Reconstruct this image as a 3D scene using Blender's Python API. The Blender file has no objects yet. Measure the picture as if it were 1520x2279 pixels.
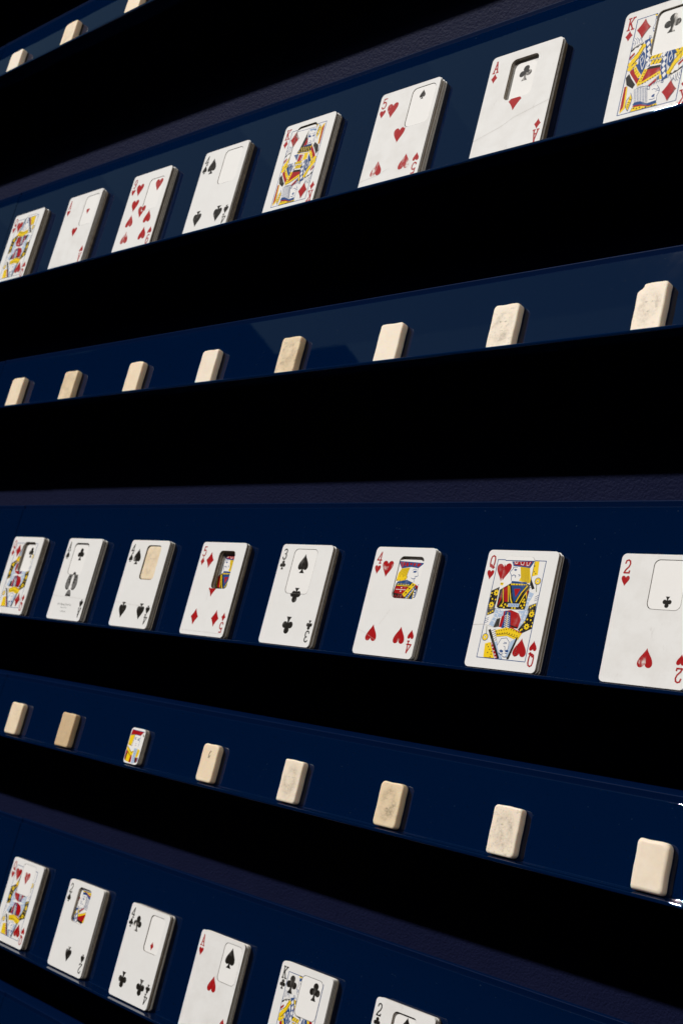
import bpy, math, random
from mathutils import Vector, Matrix

# ------------------------------------------------------------------ camera, light, exposure
scene = bpy.context.scene
COL = scene.collection
MM = 0.001
EYE = 1.5                      # camera height above the floor, metres (wall runs along X, +Y goes into the wall)

cam_d = bpy.data.cameras.new('camera')
cam = bpy.data.objects.new('camera', cam_d); COL.objects.link(cam)
scene.camera = cam
F_PX, YAW, PIT, ROL = 2798.1, 0.80143, 0.00203, 0.00195
r = Vector((math.cos(YAW), math.sin(YAW), 0))
f = Vector((-math.sin(YAW) * math.cos(PIT), math.cos(YAW) * math.cos(PIT), math.sin(PIT)))
u = r.cross(f)
r2 = r * math.cos(ROL) + u * math.sin(ROL); u2 = -r * math.sin(ROL) + u * math.cos(ROL)
m = Matrix((r2, u2, -f)).transposed().to_4x4(); m.translation = (0, 0, EYE)
cam.matrix_world = m
cam_d.sensor_fit = 'VERTICAL'; cam_d.sensor_height = 36.0; cam_d.sensor_width = 24.0
cam_d.lens = F_PX / 2279 * 36.0
cam_d.clip_start = 0.01; cam_d.clip_end = 100
cam_d.dof.use_dof = True; cam_d.dof.focus_distance = 0.93; cam_d.dof.aperture_fstop = 14

world = bpy.data.worlds.new('World'); scene.world = world; world.use_nodes = True
world.node_tree.nodes['Background'].inputs[0].default_value = (0.5, 0.6, 0.8, 1)
world.node_tree.nodes['Background'].inputs[1].default_value = 0.0015

# hard key: a far theatre spot, high, in front of the wall and to its left
KEY = Vector((-0.482, -0.512, 0.711)).normalized()
TARGET = Vector((-0.85, 0.72, EYE))
kd = bpy.data.lights.new('key_spot', 'SPOT'); ko = bpy.data.objects.new('key_spot', kd); COL.objects.link(ko)
ko.location = TARGET + KEY * 26.0
ko.rotation_euler = (-KEY).to_track_quat('-Z', 'Y').to_euler()
kd.energy = 30500; kd.spot_size = math.radians(8); kd.spot_blend = 0.4; kd.shadow_soft_size = 0.27
kd.color = (1.0, 0.97, 0.935)
# added overhead area lights, stepped and graded to shape the upper shelves' mirrored sheen
PANELS = [(x0, x0 + .9, -1.08, .58, k) for x0, k in zip([-7.1 + .9 * i for i in range(8)], (.30, .36, .46, .60, .76, .90, 1.0, 1.0))]
PANELS += [(-4.3, .1, -1.28, -1.08, .62), (-3.85, .1, -1.48, -1.28, .78), (-3.4, .1, -1.68, -1.48, .9), (-3.1, .1, -1.95, -1.68, .9)]
for x0, x1, y0, y1, k in PANELS:
    ad = bpy.data.lights.new('sheen_panel', 'AREA'); ao = bpy.data.objects.new('sheen_panel', ad); COL.objects.link(ao)
    ad.shape = 'RECTANGLE'; ad.size = x1 - x0; ad.size_y = y1 - y0; ad.energy = .84 * k * (x1 - x0) * (y1 - y0); ad.color = (0.52, 0.84, 1.0)
    ao.location = ((x0 + x1) / 2, (y0 + y1) / 2, EYE + 2.5)
# weaker, softer second lamp high on the right: it lights the right-hand edges of decks and tiles
SIDE = Vector((0.66, -0.375, 0.65)).normalized()
sd = bpy.data.lights.new('side_lamp', 'AREA'); so = bpy.data.objects.new('side_lamp', sd); COL.objects.link(so)
sd.shape = 'DISK'; sd.size = 0.7; sd.energy = 50; sd.color = (1.0, 0.94, 0.86)
so.location = TARGET + SIDE * 4.5; so.rotation_euler = (-SIDE).to_track_quat('-Z', 'Y').to_euler()

scene.view_settings.view_transform = 'Standard'; scene.view_settings.look = 'None'
scene.view_settings.exposure = 0.0; scene.view_settings.gamma = 1.0; scene.view_settings.use_curve_mapping = False
scene.render.engine = 'CYCLES'
scene.cycles.max_bounces = 6

# ------------------------------------------------------------------ materials
def mat(name):
    mt = bpy.data.materials.new(name); mt.use_nodes = True
    return mt, mt.node_tree.nodes, mt.node_tree.links, mt.node_tree.nodes['Principled BSDF']
def noise(N, L, scale, detail=3, rough=.5, stretch=(1, 1, 1), offset=True):
    tc = N.new('ShaderNodeTexCoord'); mp = N.new('ShaderNodeMapping'); nz = N.new('ShaderNodeTexNoise')
    mp.inputs['Scale'].default_value = stretch
    L.new(tc.outputs['Object'], mp.inputs['Vector'])
    if offset:
        oi = N.new('ShaderNodeObjectInfo'); mu = N.new('ShaderNodeMath'); mu.operation = 'MULTIPLY'; mu.inputs[1].default_value = 7.3
        L.new(oi.outputs['Random'], mu.inputs[0]); L.new(mu.outputs[0], mp.inputs['Location'])
    nz.inputs['Scale'].default_value = scale; nz.inputs['Detail'].default_value = detail; nz.inputs['Roughness'].default_value = rough
    L.new(mp.outputs[0], nz.inputs['Vector'])
    return nz
def ramp(N, L, src, a, b, ca=(0, 0, 0, 1), cb=(1, 1, 1, 1)):
    rp = N.new('ShaderNodeValToRGB'); e = rp.color_ramp.elements
    e[0].position = a; e[1].position = b; e[0].color = ca; e[1].color = cb
    L.new(src, rp.inputs[0]); return rp
def mix(N, L, fac, a, b):
    mx = N.new('ShaderNodeMix'); mx.data_type = 'RGBA'
    if hasattr(fac, 'is_output'): L.new(fac, mx.inputs[0])
    else: mx.inputs[0].default_value = fac
    for s, v in ((6, a), (7, b)):
        if hasattr(v, 'is_output'): L.new(v, mx.inputs[s])
        else: mx.inputs[s].default_value = (*v, 1)
    return mx.outputs[2]
def bump(N, L, B, src, strength, dist):
    bp = N.new('ShaderNodeBump'); bp.inputs['Strength'].default_value = strength; bp.inputs['Distance'].default_value = dist
    L.new(src, bp.inputs['Height']); L.new(bp.outputs[0], B.inputs['Normal'])

PAPER = (0.775, 0.762, 0.748)
def paper_material(name, dirt=.5, tone=PAPER):
    mt, N, L, B = mat(name)
    n1 = noise(N, L, 55, 5, .62); n2 = noise(N, L, 420, 2, .5); n3 = noise(N, L, 130, 6, .75, (1, .35, 1))
    d1 = ramp(N, L, n1.outputs[0], .42, .78, (0, 0, 0, 1), (dirt * .45,) * 3 + (1,))
    c = mix(N, L, d1.outputs[0], tone, (.55, .51, .47))
    d3 = ramp(N, L, n3.outputs[0], .62, .74, (0, 0, 0, 1), (dirt * .55,) * 3 + (1,))
    c = mix(N, L, d3.outputs[0], c, (.42, .39, .36))
    L.new(c, B.inputs['Base Color']); B.inputs['Roughness'].default_value = .55; B.inputs['Specular IOR Level'].default_value = .06
    bump(N, L, B, n2.outputs[0], .12, .0002)
    return mt
def ink_material(name, col, wear=.12, rough=.4):
    mt, N, L, B = mat(name)
    n1 = noise(N, L, 95, 4, .65); n2 = noise(N, L, 260, 3, .6, (1.0, .18, 1))
    a = ramp(N, L, n1.outputs[0], .50, .72); b = ramp(N, L, n2.outputs[0], .46, .62)
    mu = N.new('ShaderNodeMath'); mu.operation = 'MULTIPLY'; L.new(a.outputs[0], mu.inputs[0]); L.new(b.outputs[0], mu.inputs[1])
    m2 = N.new('ShaderNodeMath'); m2.operation = 'MULTIPLY'; m2.inputs[1].default_value = wear; L.new(mu.outputs[0], m2.inputs[0]); m2.use_clamp = True
    L.new(mix(N, L, m2.outputs[0], col, (.72, .68, .64)), B.inputs['Base Color'])
    B.inputs['Roughness'].default_value = rough + .1; B.inputs['Specular IOR Level'].default_value = .05
    return mt
INK = {'R': (.36, .004, .006), 'K': (.012, .010, .008), 'B': (.012, .06, .21), 'Y': (.84, .57, .010),
       'W': (.80, .78, .76), 'P': (.40, .50, .66), 'O': (.20, .13, .01), 'G': (.10, .12, .03), 'D': (.50, .46, .42), 'A': (.16, .155, .15)}
INKM = {k: ink_material('ink_' + k, v, .25 if k in 'RKB' else .1) for k, v in INK.items()}
WORN = {k: ink_material('worn_ink_' + k, INK[k], 1.9, .35) for k in 'RK'}
M_PAPER = paper_material('card_paper', .25); M_DIRTY = paper_material('handled_card_paper', .75)
M_INSET = paper_material('inset_paper', .12, (.82, .80, .78))

def edge_material(name, a, b):
    mt, N, L, B = mat(name)
    nz = noise(N, L, 1500, 2, .5, (.2, .2, 1)); n2 = noise(N, L, 160, 4, .6)
    c = mix(N, L, ramp(N, L, nz.outputs[0], .35, .65).outputs[0], a, b)
    c = mix(N, L, ramp(N, L, n2.outputs[0], .45, .8, (0, 0, 0, 1), (.6, .6, .6, 1)).outputs[0], c, (.11, .085, .06))
    L.new(c, B.inputs['Base Color']); B.inputs['Roughness'].default_value = .8
    bump(N, L, B, nz.outputs[0], .5, .0003)
    return mt
M_EDGE = edge_material('worn_card_edges', (.24, .19, .14), (.46, .39, .31))
M_EDGE2 = edge_material('grimy_card_edges', (.075, .055, .036), (.19, .15, .105))
M_EDGEW, _, _, _b = mat('clean_card_edge'); _b.inputs['Base Color'].default_value = (.70, .66, .60, 1); _b.inputs['Roughness'].default_value = .6

# navy lacquer
M_LACQ, N, L, B = mat('navy_lacquer')
B.inputs['Roughness'].default_value = .045; B.inputs['IOR'].default_value = 1.5
n1 = noise(N, L, 9, 2, .4, offset=False); n2 = noise(N, L, 300, 2, .5, offset=False)
ad_ = N.new('ShaderNodeMath'); ad_.operation = 'MULTIPLY_ADD'; ad_.inputs[1].default_value = .022
L.new(n2.outputs[0], ad_.inputs[0]); L.new(n1.outputs[0], ad_.inputs[2])
bump(N, L, B, ad_.outputs[0], .10, .0012)
n3 = noise(N, L, 650, 2, .6, offset=False); d3 = ramp(N, L, n3.outputs[0], .735, .76)
L.new(mix(N, L, d3.outputs[0], (.0002, .0064, .0315), (.035, .045, .07)), B.inputs['Base Color'])
n4 = noise(N, L, 40, 4, .6, offset=False); rr = ramp(N, L, n4.outputs[0], .45, .75, (.012, .012, .012, 1), (.024, .024, .024, 1))
L.new(rr.outputs[0], B.inputs['Roughness'])

M_RIM, N, L, B = mat('navy_rim_paint')
nd = noise(N, L, 1300, 2, .5, offset=False)
L.new(mix(N, L, ramp(N, L, nd.outputs[0], .70, .76).outputs[0], (.0006, .007, .036), (.03, .04, .06)), B.inputs['Base Color'])
B.inputs['Roughness'].default_value = .4; B.inputs['Specular IOR Level'].default_value = .02

# orange-peel wall paint
M_WALL, N, L, B = mat('navy_wall_paint')
n1 = noise(N, L, 520, 3, .55, offset=False); n2 = noise(N, L, 25, 3, .5, offset=False)
L.new(mix(N, L, n2.outputs[0], (.0060, .0086, .034), (.0095, .0122, .042)), B.inputs['Base Color'])
B.inputs['Roughness'].default_value = .6; B.inputs['Specular IOR Level'].default_value = .07
bump(N, L, B, n1.outputs[0], .55, .0012)

def bone_material(name, tone, stain, speck, portrait, warm=(.52, .36, .18), depth=6.6):
    """worn bone/plaster tile: tone, mottled stain, dark specks and the rubbed trace of an oval drawn portrait"""
    mt, N, L, B = mat(name)
    n1 = noise(N, L, 75, 4, .6); n2 = noise(N, L, 330, 5, .7); n3 = noise(N, L, 170, 4, .65)
    c = mix(N, L, ramp(N, L, n1.outputs[0], .35, .75, (0, 0, 0, 1), (stain,) * 3 + (1,)).outputs[0], tone, warm)
    tc = N.new('ShaderNodeTexCoord')
    def oval(cx, cy, rx, ry, lo, hi):
        mp = N.new('ShaderNodeMapping'); mp.inputs['Location'].default_value = (-cx / rx, -cy / ry, 0); mp.inputs['Scale'].default_value = (1000 / rx, 1000 / ry, 0)
        ln = N.new('ShaderNodeVectorMath'); ln.operation = 'LENGTH'
        L.new(tc.outputs['Object'], mp.inputs['Vector']); L.new(mp.outputs[0], ln.inputs[0])
        return ramp(N, L, ln.outputs['Value'], lo, hi).outputs[0]
    def mul(a, b):
        mu = N.new('ShaderNodeMath'); mu.operation = 'MULTIPLY'
        for i, v in enumerate((a, b)):
            if hasattr(v, 'is_output'): L.new(v, mu.inputs[i])
            else: mu.inputs[i].default_value = v
        return mu.outputs[0]
    def inv(a):
        mu = N.new('ShaderNodeMath'); mu.operation = 'SUBTRACT'; mu.inputs[0].default_value = 1; L.new(a, mu.inputs[1]); return mu.outputs[0]
    front = ramp(N, L, sep(N, L, tc), depth * MM - .0006, depth * MM - .0002).outputs[0]
    if portrait > 0:
        inside = inv(oval(0, 17.4, 9.8, 15.6, .62, 1.04)); facem = inv(oval(0, 20.5, 5.2, 7.6, .45, 1.1))
        n4 = noise(N, L, 620, 4, .75)
        grain = mul(ramp(N, L, n4.outputs[0], .30, .58).outputs[0], ramp(N, L, n3.outputs[0], .30, .56).outputs[0])
        body = mul(mul(mul(inside, inv(mul(facem, .8))), grain), ramp(N, L, n1.outputs[0], .36, .60, (.25, .25, .25, 1)).outputs[0])
        c = mix(N, L, mul(mul(body, portrait * .95), front), c, (.155, .115, .065))
        eyes = inv(oval(-2.4, 21.5, 1.7, .9, .4, 1.0)); eyes2 = inv(oval(2.4, 21.3, 1.7, .9, .4, 1.0)); mouth = inv(oval(0, 14.2, 1.9, .7, .3, 1.0))
        for k, e in enumerate((eyes, eyes2, mouth)):
            c = mix(N, L, mul(mul(mul(e, ramp(N, L, n2.outputs[0], .40, .60).outputs[0]), portrait * .9), front), c, (.15, .12, .085))
    s = ramp(N, L, n2.outputs[0], .53, .66, (0, 0, 0, 1), (speck,) * 3 + (1,)).outputs[0]
    c = mix(N, L, mul(s, front), c, (.19, .165, .12))
    L.new(c, B.inputs['Base Color']); B.inputs['Roughness'].default_value = .5; B.inputs['Specular IOR Level'].default_value = .2
    B.inputs['Subsurface Weight'].default_value = .35; B.inputs['Subsurface Radius'].default_value = (1.0, .6, .3); B.inputs['Subsurface Scale'].default_value = .004
    bump(N, L, B, n1.outputs[0], .12, .0015)
    return mt
def sep(N, L, tc):
    sp = N.new('ShaderNodeSeparateXYZ'); L.new(tc.outputs['Object'], sp.inputs[0]); return sp.outputs[2]

# ------------------------------------------------------------------ helpers
def new_obj(name, verts, faces, mats, parent=None, fm=None, smooth=False):
    me = bpy.data.meshes.new(name)
    me.from_pydata([tuple(c * MM for c in v) for v in verts], [], faces)
    for mt in mats: me.materials.append(mt)
    if fm: me.polygons.foreach_set('material_index', fm)
    if smooth: me.polygons.foreach_set('use_smooth', [True] * len(faces))
    me.update()
    o = bpy.data.objects.new(name, me); COL.objects.link(o)
    if parent: o.parent = parent
    return o
def tag(o, label=None, cat=None, group=None, kind=None):
    for k, v in (('label', label), ('category', cat), ('group', group), ('kind', kind)):
        if v: o[k] = v
def rrect(x0, y0, x1, y1, rad, n=6):
    pts = []
    for cx, cy, a0 in ((x1 - rad, y1 - rad, 0), (x0 + rad, y1 - rad, 90), (x0 + rad, y0 + rad, 180), (x1 - rad, y0 + rad, 270)):
        for i in range(n + 1):
            a = math.radians(a0 + 90 * i / n); pts.append((cx + rad * math.cos(a), cy + rad * math.sin(a)))
    return pts
ART = {
'king': [
('p','W',[(18.9,25.1),(21.4,25.7),(28.3,24.6),(32.9,22.9),(37,23),(38.7,20.9),(39.6,18.5),(38.3,14.7),(38.6,11.3),(31.5,11.5),(21.3,14.3)]),
('p','K',[(10.5,36.1),(12.6,38.5),(19.4,28.8),(17.9,25.8),(12.3,30)]),
('p','R',[(12.5,39.8),(20.3,28.6),(21.8,30.7),(14.7,41.8)]),
('l','W',0.5,[(12.5,39.8),(15.1,34.8),(19.7,28.5)]),
('p','B',[(14.7,41.8),(21.8,30.7),(22.3,31.4),(15.6,42.4)]),
('p','Y',[(15.3,42),(17.1,37.6),(20.7,32.7),(22.3,35),(18.8,39.7),(17.2,43.2)]),
('d','K',0.35,(16.7,41.2)),
('d','K',0.35,(18.1,39.1)),
('d','K',0.35,(17.3,38.4)),
('d','K',0.35,(19,36.7)),
('d','K',0.35,(19.7,37.3)),
('d','K',0.35,(20.8,34.4)),
('p','B',[(21.2,54.5),(23.8,48.1),(24.4,41.1),(22.8,34.7),(19.9,38.5),(16.6,43.8),(17.7,46.9)]),
('l','W',0.45,[(22.3,47.3),(19.9,44.6),(22.3,39.1),(23.3,44.4),(22.3,47.3)]),
('p','W',[(10.8,52.9),(20.2,57),(21.6,54.4),(11.9,41.7),(10.3,43.1)]),
('p','K',[(10.8,52.7),(20.2,57.2),(19.2,55.5),(17.5,55.6),(16.4,54.7),(14.5,55.5),(13.1,54.2),(10.8,51.8)]),
('p','R',[(11,48.9),(15.6,52.3),(13.8,49),(11,46.8)]),
('l','K',0.4,[(21.1,54.8),(16.1,50),(10.6,43.9)]),
('l','K',0.4,[(21.7,50),(15.1,42.7),(10.7,41.2)]),
('d','Y',2,(19.5,52.2)),
('d','Y',2,(18.1,49.4)),
('d','Y',2,(16.5,47.1)),
('d','Y',2,(14.6,44.7)),
('d','Y',2,(12.4,42.6)),
('p','B',[(20.5,57.8),(22.5,58.4),(24.7,50.8),(28,46),(28,40),(25.9,40),(24.5,42.7),(24.1,48.4)]),
('m','W',1.4,2.6,(25.7,46.3)),
('m','W',1.4,2.6,(26.2,42.5)),
('m','W',1,2,(22.1,56.4)),
('p','W',[(27,45.9),(36.8,45),(37.6,38),(28.1,39.5)]),
('p','K',[(28.2,44.2),(36.5,43.6),(36.4,40.1),(28.3,41)]),
('m','Y',1.2,1.5,(29.7,43.1)),
('m','Y',1.2,1.5,(32.5,42.9)),
('m','Y',1.2,1.5,(35.2,42.8)),
('m','Y',1.2,1.5,(28.9,41.8)),
('m','Y',1.2,1.5,(31.7,41.5)),
('m','Y',1.2,1.5,(34.2,41.3)),
('p','K',[(28.1,39.8),(36.4,38.8),(36.5,36.4),(25.1,37.9)]),
('p','R',[(25.5,38),(36.5,36.7),(37.4,32.2),(25.1,28.1),(22.9,28.3)]),
('p','Y',[(24.2,39),(26.6,37.9),(23.6,28.9),(21,27.3),(20.4,28.1)]),
('p','Y',[(22.8,28.7),(36.7,34.2),(37.7,31.8),(20.8,26.3)]),
('d','K',0.45,(25,37.2)),
('d','K',0.45,(24.6,35.2)),
('d','K',0.45,(24,33.3)),
('d','K',0.45,(23.3,31.6)),
('d','K',0.45,(22.6,29.9)),
('d','K',0.45,(25,27.7)),
('d','K',0.45,(27,28.2)),
('d','K',0.45,(28.7,29)),
('d','K',0.45,(30.4,29.7)),
('d','K',0.45,(32.1,30.5)),
('d','K',0.45,(33.8,31.3)),
('d','K',0.45,(35.5,32.1)),
('d','K',0.45,(22.4,27.8)),
('l','W',0.5,[(20.9,26.1),(29.8,25.9),(34.4,29.4),(37.7,31.4)]),
('p','R',[(29.6,24.7),(35.1,29),(35.6,26.8),(31.4,24)]),
('p','B',[(35.7,27.2),(35.3,29.2),(36.7,30.7),(37.5,27.5)]),
('p','Y',[(36.9,31),(38.3,30.8),(39.4,27.2),(37.5,27.5)]),
('p','B',[(36.5,43.4),(40.7,45.1),(40.9,40),(41.9,33.4),(44.6,27.1),(40.1,25.9),(37.1,34.3),(36.6,39.2)]),
('m','W',1.5,2.3,(38.5,42.8)),
('m','W',1.5,2.3,(38.6,38.3)),
('m','W',1.5,2.3,(39.3,34.1)),
('m','W',1.5,2.3,(40.7,29.9)),
('p','B',[(40.7,45.3),(45.1,45.9),(45.8,40.2),(43.4,35),(41.2,37.8)]),
('l','W',0.5,[(40.4,45.4),(41,37.8),(44.2,26.8)]),
('l','W',0.45,[(43.1,45.2),(42.1,41.3),(43.1,38.5),(44.6,41),(43.1,45.2)]),
('p','Y',[(45.5,45.8),(48.6,46.5),(49.6,42.4),(46.9,42)]),
('d','K',0.4,(47,44.5)),
('d','K',0.4,(48.1,45)),
('d','K',0.4,(47.7,43)),
('p','W',[(43.5,31.2),(46.1,38.8),(51.4,44.4),(53.8,32.4),(45,27.8)]),
('d','Y',2,(45.2,33.3)),
('d','Y',2,(46.3,35.9)),
('d','Y',2,(47.9,38.3)),
('d','Y',2,(49.8,40.7)),
('d','Y',2,(51.4,42.9)),
('d','Y',2,(44.1,31.2)),
('l','K',0.4,[(43.1,32.2),(46,39.3),(50.6,44.6)]),
('l','K',0.4,[(44.6,30.1),(47.9,35.8),(52.4,39.4)]),
('p','R',[(49.6,35.5),(52.9,38.9),(53.3,36.9),(50.3,34)]),
('p','K',[(44.1,27.5),(45,29.9),(47.2,29.3),(48.1,30.7),(50.2,30.5),(51.5,32.2),(54,33.6),(54.3,32),(49.5,29.7),(45.3,28.4)]),
('p','W',[(45.6,27.3),(52.6,30.6),(53.6,23.7),(51,22.4),(48.4,25.2),(47.1,23.5)]),
('l','B',0.3,[(46,26.9),(47.6,23.4),(48.1,25.7)]),
('l','B',0.3,[(48,27.4),(49,24.2),(50.6,22.5)]),
('l','B',0.3,[(49.5,27.8),(50.4,24.2),(52,22.5)]),
('l','B',0.3,[(50.6,28.3),(51.7,25.1),(53,23.5)]),
('l','B',0.3,[(51.7,28.8),(52.5,26.1),(53.5,26.2),(52.8,30.4)]),
('l','B',0.38,[(19.4,25),(21.6,14.6)]),
('l','B',0.38,[(20.6,24.9),(22.9,14.3)]),
('l','B',0.38,[(21.8,24.8),(24.1,14)]),
('l','B',0.38,[(23,24.6),(25.4,13.6)]),
('l','B',0.38,[(24.2,25),(26.6,13.3)]),
('l','B',0.38,[(25.4,24.6),(27.9,12.9)]),
('l','B',0.38,[(26.7,24.2),(29.1,12.6)]),
('l','B',0.38,[(27.9,23.9),(30.4,12.3)]),
('l','B',0.38,[(29.2,23.5),(31.6,11.9)]),
('l','B',0.35,[(21.1,25),(24.9,25.2),(30,24.6)]),
('l','B',0.35,[(29.1,23.1),(29.6,24.5),(31.6,23.3),(31.5,21.6),(29.9,22.1),(29.5,23.2)]),
('l','B',0.35,[(32.2,24.2),(33.2,26.2)]),
('l','B',0.35,[(34,24.5),(34.9,26.4)]),
('l','B',0.35,[(35.8,24.8),(36.5,26.5)]),
('l','B',0.35,[(37.6,25.2),(38.1,26.7)]),
('l','B',0.35,[(39.4,25.5),(39.7,26.9)]),
('l','B',0.35,[(38.9,25.8),(40.8,25.7),(40.9,24),(39.3,24.7)]),
('l','B',0.3,[(37,23),(38.7,20.9),(39.6,18.5),(38.3,14.9),(38.8,11.2)]),
('p','B',[(34,15.5),(35.2,16.8),(36.4,16.9),(36.5,14.8),(35.1,14.6)]),
('l','B',0.5,[(33,13.4),(35.4,13),(37.1,13.6)]),
('l','B',0.45,[(33.6,20.6),(34.9,21.1),(37.2,20),(38.5,20.9)]),
('l','B',0.4,[(36.7,18.5),(37.8,19.2),(39.4,18.4)]),
('p','B',[(20.6,12.6),(21.7,14.4),(25.5,14.2),(32.1,11),(38.4,11.6),(39.1,9.3),(33.3,9),(26.1,11.5),(21.9,11.6)]),
('p','R',[(20.6,11.3),(21.8,11.9),(27,11.4),(33.3,9),(37.5,8.9),(33.5,8.3),(27.2,10.4),(22.5,10.6)]),
('p','Y',[(19.1,6.2),(21.2,10.7),(27.2,10.2),(33.5,8.1),(39.2,9.1),(40.6,6.8)]),
('d','K',0.6,(22.2,9.8)),
('d','K',0.6,(24.5,9)),
('d','K',0.6,(26.8,9.3)),
('d','K',0.6,(29.4,7.7)),
('d','K',0.6,(31.4,8.2)),
('d','K',0.6,(33.9,7.2)),
('d','K',0.6,(36.1,7.8)),
('d','K',0.6,(38.1,7.7)),
('l','B',0.35,[(19.1,6.2),(21,10.6)]),
('p','R',[(11.1,29),(13.4,28.8),(13.7,21.5),(14,12.5),(11.4,9.8),(11.2,17.5)]),
('p','Y',[(12.6,28.2),(13.5,28.8),(15.1,11.5),(11.8,8.6),(11.3,9.7),(13.6,12.8)]),
('p','Y',[(17.3,21.8),(18.9,18.3),(18.5,14.2),(17.5,9.2),(15.4,12.7),(16.4,17.3)]),
('l','B',0.4,[(17.3,22.6),(19.2,18.3),(19,14.1),(17.6,8.9),(15.2,12.8),(15.2,17.6),(16.7,19.8)]),
('l','K',0.35,[(16.2,16.1),(18.7,14.6)]),
('l','K',0.35,[(16.2,14),(18.3,13.4)]),
('l','K',0.35,[(16.7,18.5),(19,17.1)]),
('l','K',0.35,[(16.3,12.5),(18,11.8)]),
],
'queen': [
('p','R',[(25.7,42.8),(31.6,44),(39.2,41.9),(42.2,37.5),(41.2,30.7),(34.5,30.7),(24,30.8),(24.5,37.9)]),
('p','K',[(20.5,36.6),(23.7,37.6),(23.9,31),(19.1,30.2)]),
('p','B',[(26.8,43.4),(31.8,42.2),(34.6,30.5),(26.3,30.2),(27.2,37.1)]),
('l','Y',0.6,[(29.3,42),(31,30.5)]),
('l','W',0.45,[(27.3,39),(29.2,40.2),(31.8,39.1)]),
('l','W',0.45,[(27.6,37.6),(29.4,38.8),(32,37.7)]),
('l','W',0.45,[(27.8,36.2),(29.6,37.4),(32.3,36.3)]),
('l','W',0.45,[(28.1,34.8),(29.8,36),(32.5,34.9)]),
('l','W',0.45,[(28.4,33.4),(29.9,34.6),(32.8,33.5)]),
('l','W',0.45,[(28.6,32),(30.1,33.2),(33,32.1)]),
('l','W',0.45,[(28.9,30.6),(30.3,31.8),(33.3,30.7)]),
('p','K',[(33.9,32.9),(40.9,31.7),(40,30.6),(34.2,32)]),
('p','P',[(17.5,45.4),(22.4,43.7),(21.1,37.7),(19,30.7),(14.5,31.9),(17.5,38.5)]),
('p','P',[(19.5,42.7),(25.6,43.1),(25.7,39.5),(22.1,37.5)]),
('p','P',[(42.5,44.3),(46.8,45.1),(46.8,38.3),(42.9,32.3),(41.4,31.2),(42.3,38)]),
('p','P',[(38.1,43.6),(42.9,44.1),(43,37.8)]),
('l','W',0.5,[(18.6,43.7),(21.3,43.1),(20.8,41.3)]),
('l','W',0.5,[(18.2,40.6),(20.8,40.2),(20.3,38.4)]),
('l','W',0.5,[(17.6,38),(20.3,37.4),(19.5,35.6)]),
('l','W',0.5,[(16.8,35.1),(19.4,34.8),(18.7,32.9)]),
('l','W',0.5,[(45.3,44),(44.7,41.7),(46.5,41.8)]),
('l','W',0.5,[(45.1,40.2),(44.4,38.2),(46.2,38)]),
('l','W',0.5,[(44.1,36.9),(43.1,35.1),(44.9,34.9)]),
('l','W',0.5,[(21.1,41.5),(23.7,40.9),(24.3,42.2)]),
('l','W',0.5,[(40,42.4),(41.5,40),(42.2,42.1)]),
('p','K',[(9.2,55),(16.3,59.1),(19.6,58.5),(19.3,54),(18,49.3),(17.5,45.4),(16.8,41),(10.8,38.6)]),
('f',2.6,(15.2,55.1)),
('f',2.6,(12.9,46)),
('d','Y',0.7,(12.4,52.4)),
('d','Y',0.7,(17.3,52.1)),
('d','Y',0.7,(14.4,49.9)),
('d','Y',0.7,(17.1,49.3)),
('d','Y',0.7,(11.1,49)),
('d','Y',0.7,(13.6,41.1)),
('d','Y',0.7,(15.2,42.2)),
('d','Y',0.7,(11.9,40.2)),
('d','Y',0.7,(17.9,56.6)),
('p','K',[(46.7,46.7),(53.7,48.5),(54.2,31.9),(45.6,27.6),(41.4,29.9),(45.8,36.3),(47.2,42.4)]),
('f',2.6,(50.6,42)),
('f',2.6,(48.5,32.7)),
('d','Y',0.7,(51,46.6)),
('d','Y',0.7,(52.8,46.2)),
('d','Y',0.7,(49.1,45.7)),
('d','Y',0.7,(50.9,37.6)),
('d','Y',0.7,(53.1,35.7)),
('d','Y',0.7,(47.8,37.9)),
('d','Y',0.7,(45.9,35.8)),
('d','Y',0.7,(44.9,30.4)),
('d','Y',0.7,(43.9,29.6)),
('d','Y',0.7,(52.6,33.2)),
('l','W',0.4,[(9.2,55),(16.3,59.1)]),
('p','W',[(10.9,38.4),(16.9,40.5),(14.8,32.2),(10.8,31.7)]),
('l','B',0.35,[(10.2,36),(13.1,37.2)]),
('l','B',0.35,[(10.5,34.5),(13.1,35.9)]),
('l','B',0.35,[(10.6,32.9),(13.2,34.4)]),
('l','W',0.5,[(53,49.2),(48.9,47.5)]),
('p','W',[(46.8,52.4),(53.5,55.3),(53.7,48.7),(47.7,47.4)]),
('l','B',0.35,[(49.9,53.1),(52.8,54.5)]),
('l','B',0.35,[(50.2,51.8),(53,53)]),
('l','B',0.35,[(50.6,50.3),(53,51.5)]),
('p','Y',[(21.5,28.3),(31.4,30.9),(38.9,30),(45.7,27.3),(43.3,22.8),(39.6,22.9),(33,24.8),(24,23.6)]),
('d','K',0.45,(23,27.5)),
('d','K',0.45,(25.1,28)),
('d','K',0.45,(27.2,28.5)),
('d','K',0.45,(29.3,29)),
('d','K',0.45,(31.4,29.5)),
('d','K',0.45,(33.4,30)),
('d','K',0.45,(35.8,29.5)),
('d','K',0.45,(38.1,29)),
('d','K',0.45,(40.5,28.4)),
('d','K',0.45,(42.8,27.9)),
('d','K',0.45,(24.1,25.7)),
('d','K',0.45,(26.2,26)),
('d','K',0.45,(28.4,26.4)),
('d','K',0.45,(30.5,26.8)),
('d','K',0.45,(32.6,27.1)),
('d','K',0.45,(34.9,26.7)),
('d','K',0.45,(37.3,26.2)),
('d','K',0.45,(39.6,25.8)),
('d','K',0.45,(41.9,25.4)),
('l','K',0.4,[(23.6,25.1),(32.6,26.3),(41.8,24)]),
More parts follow.
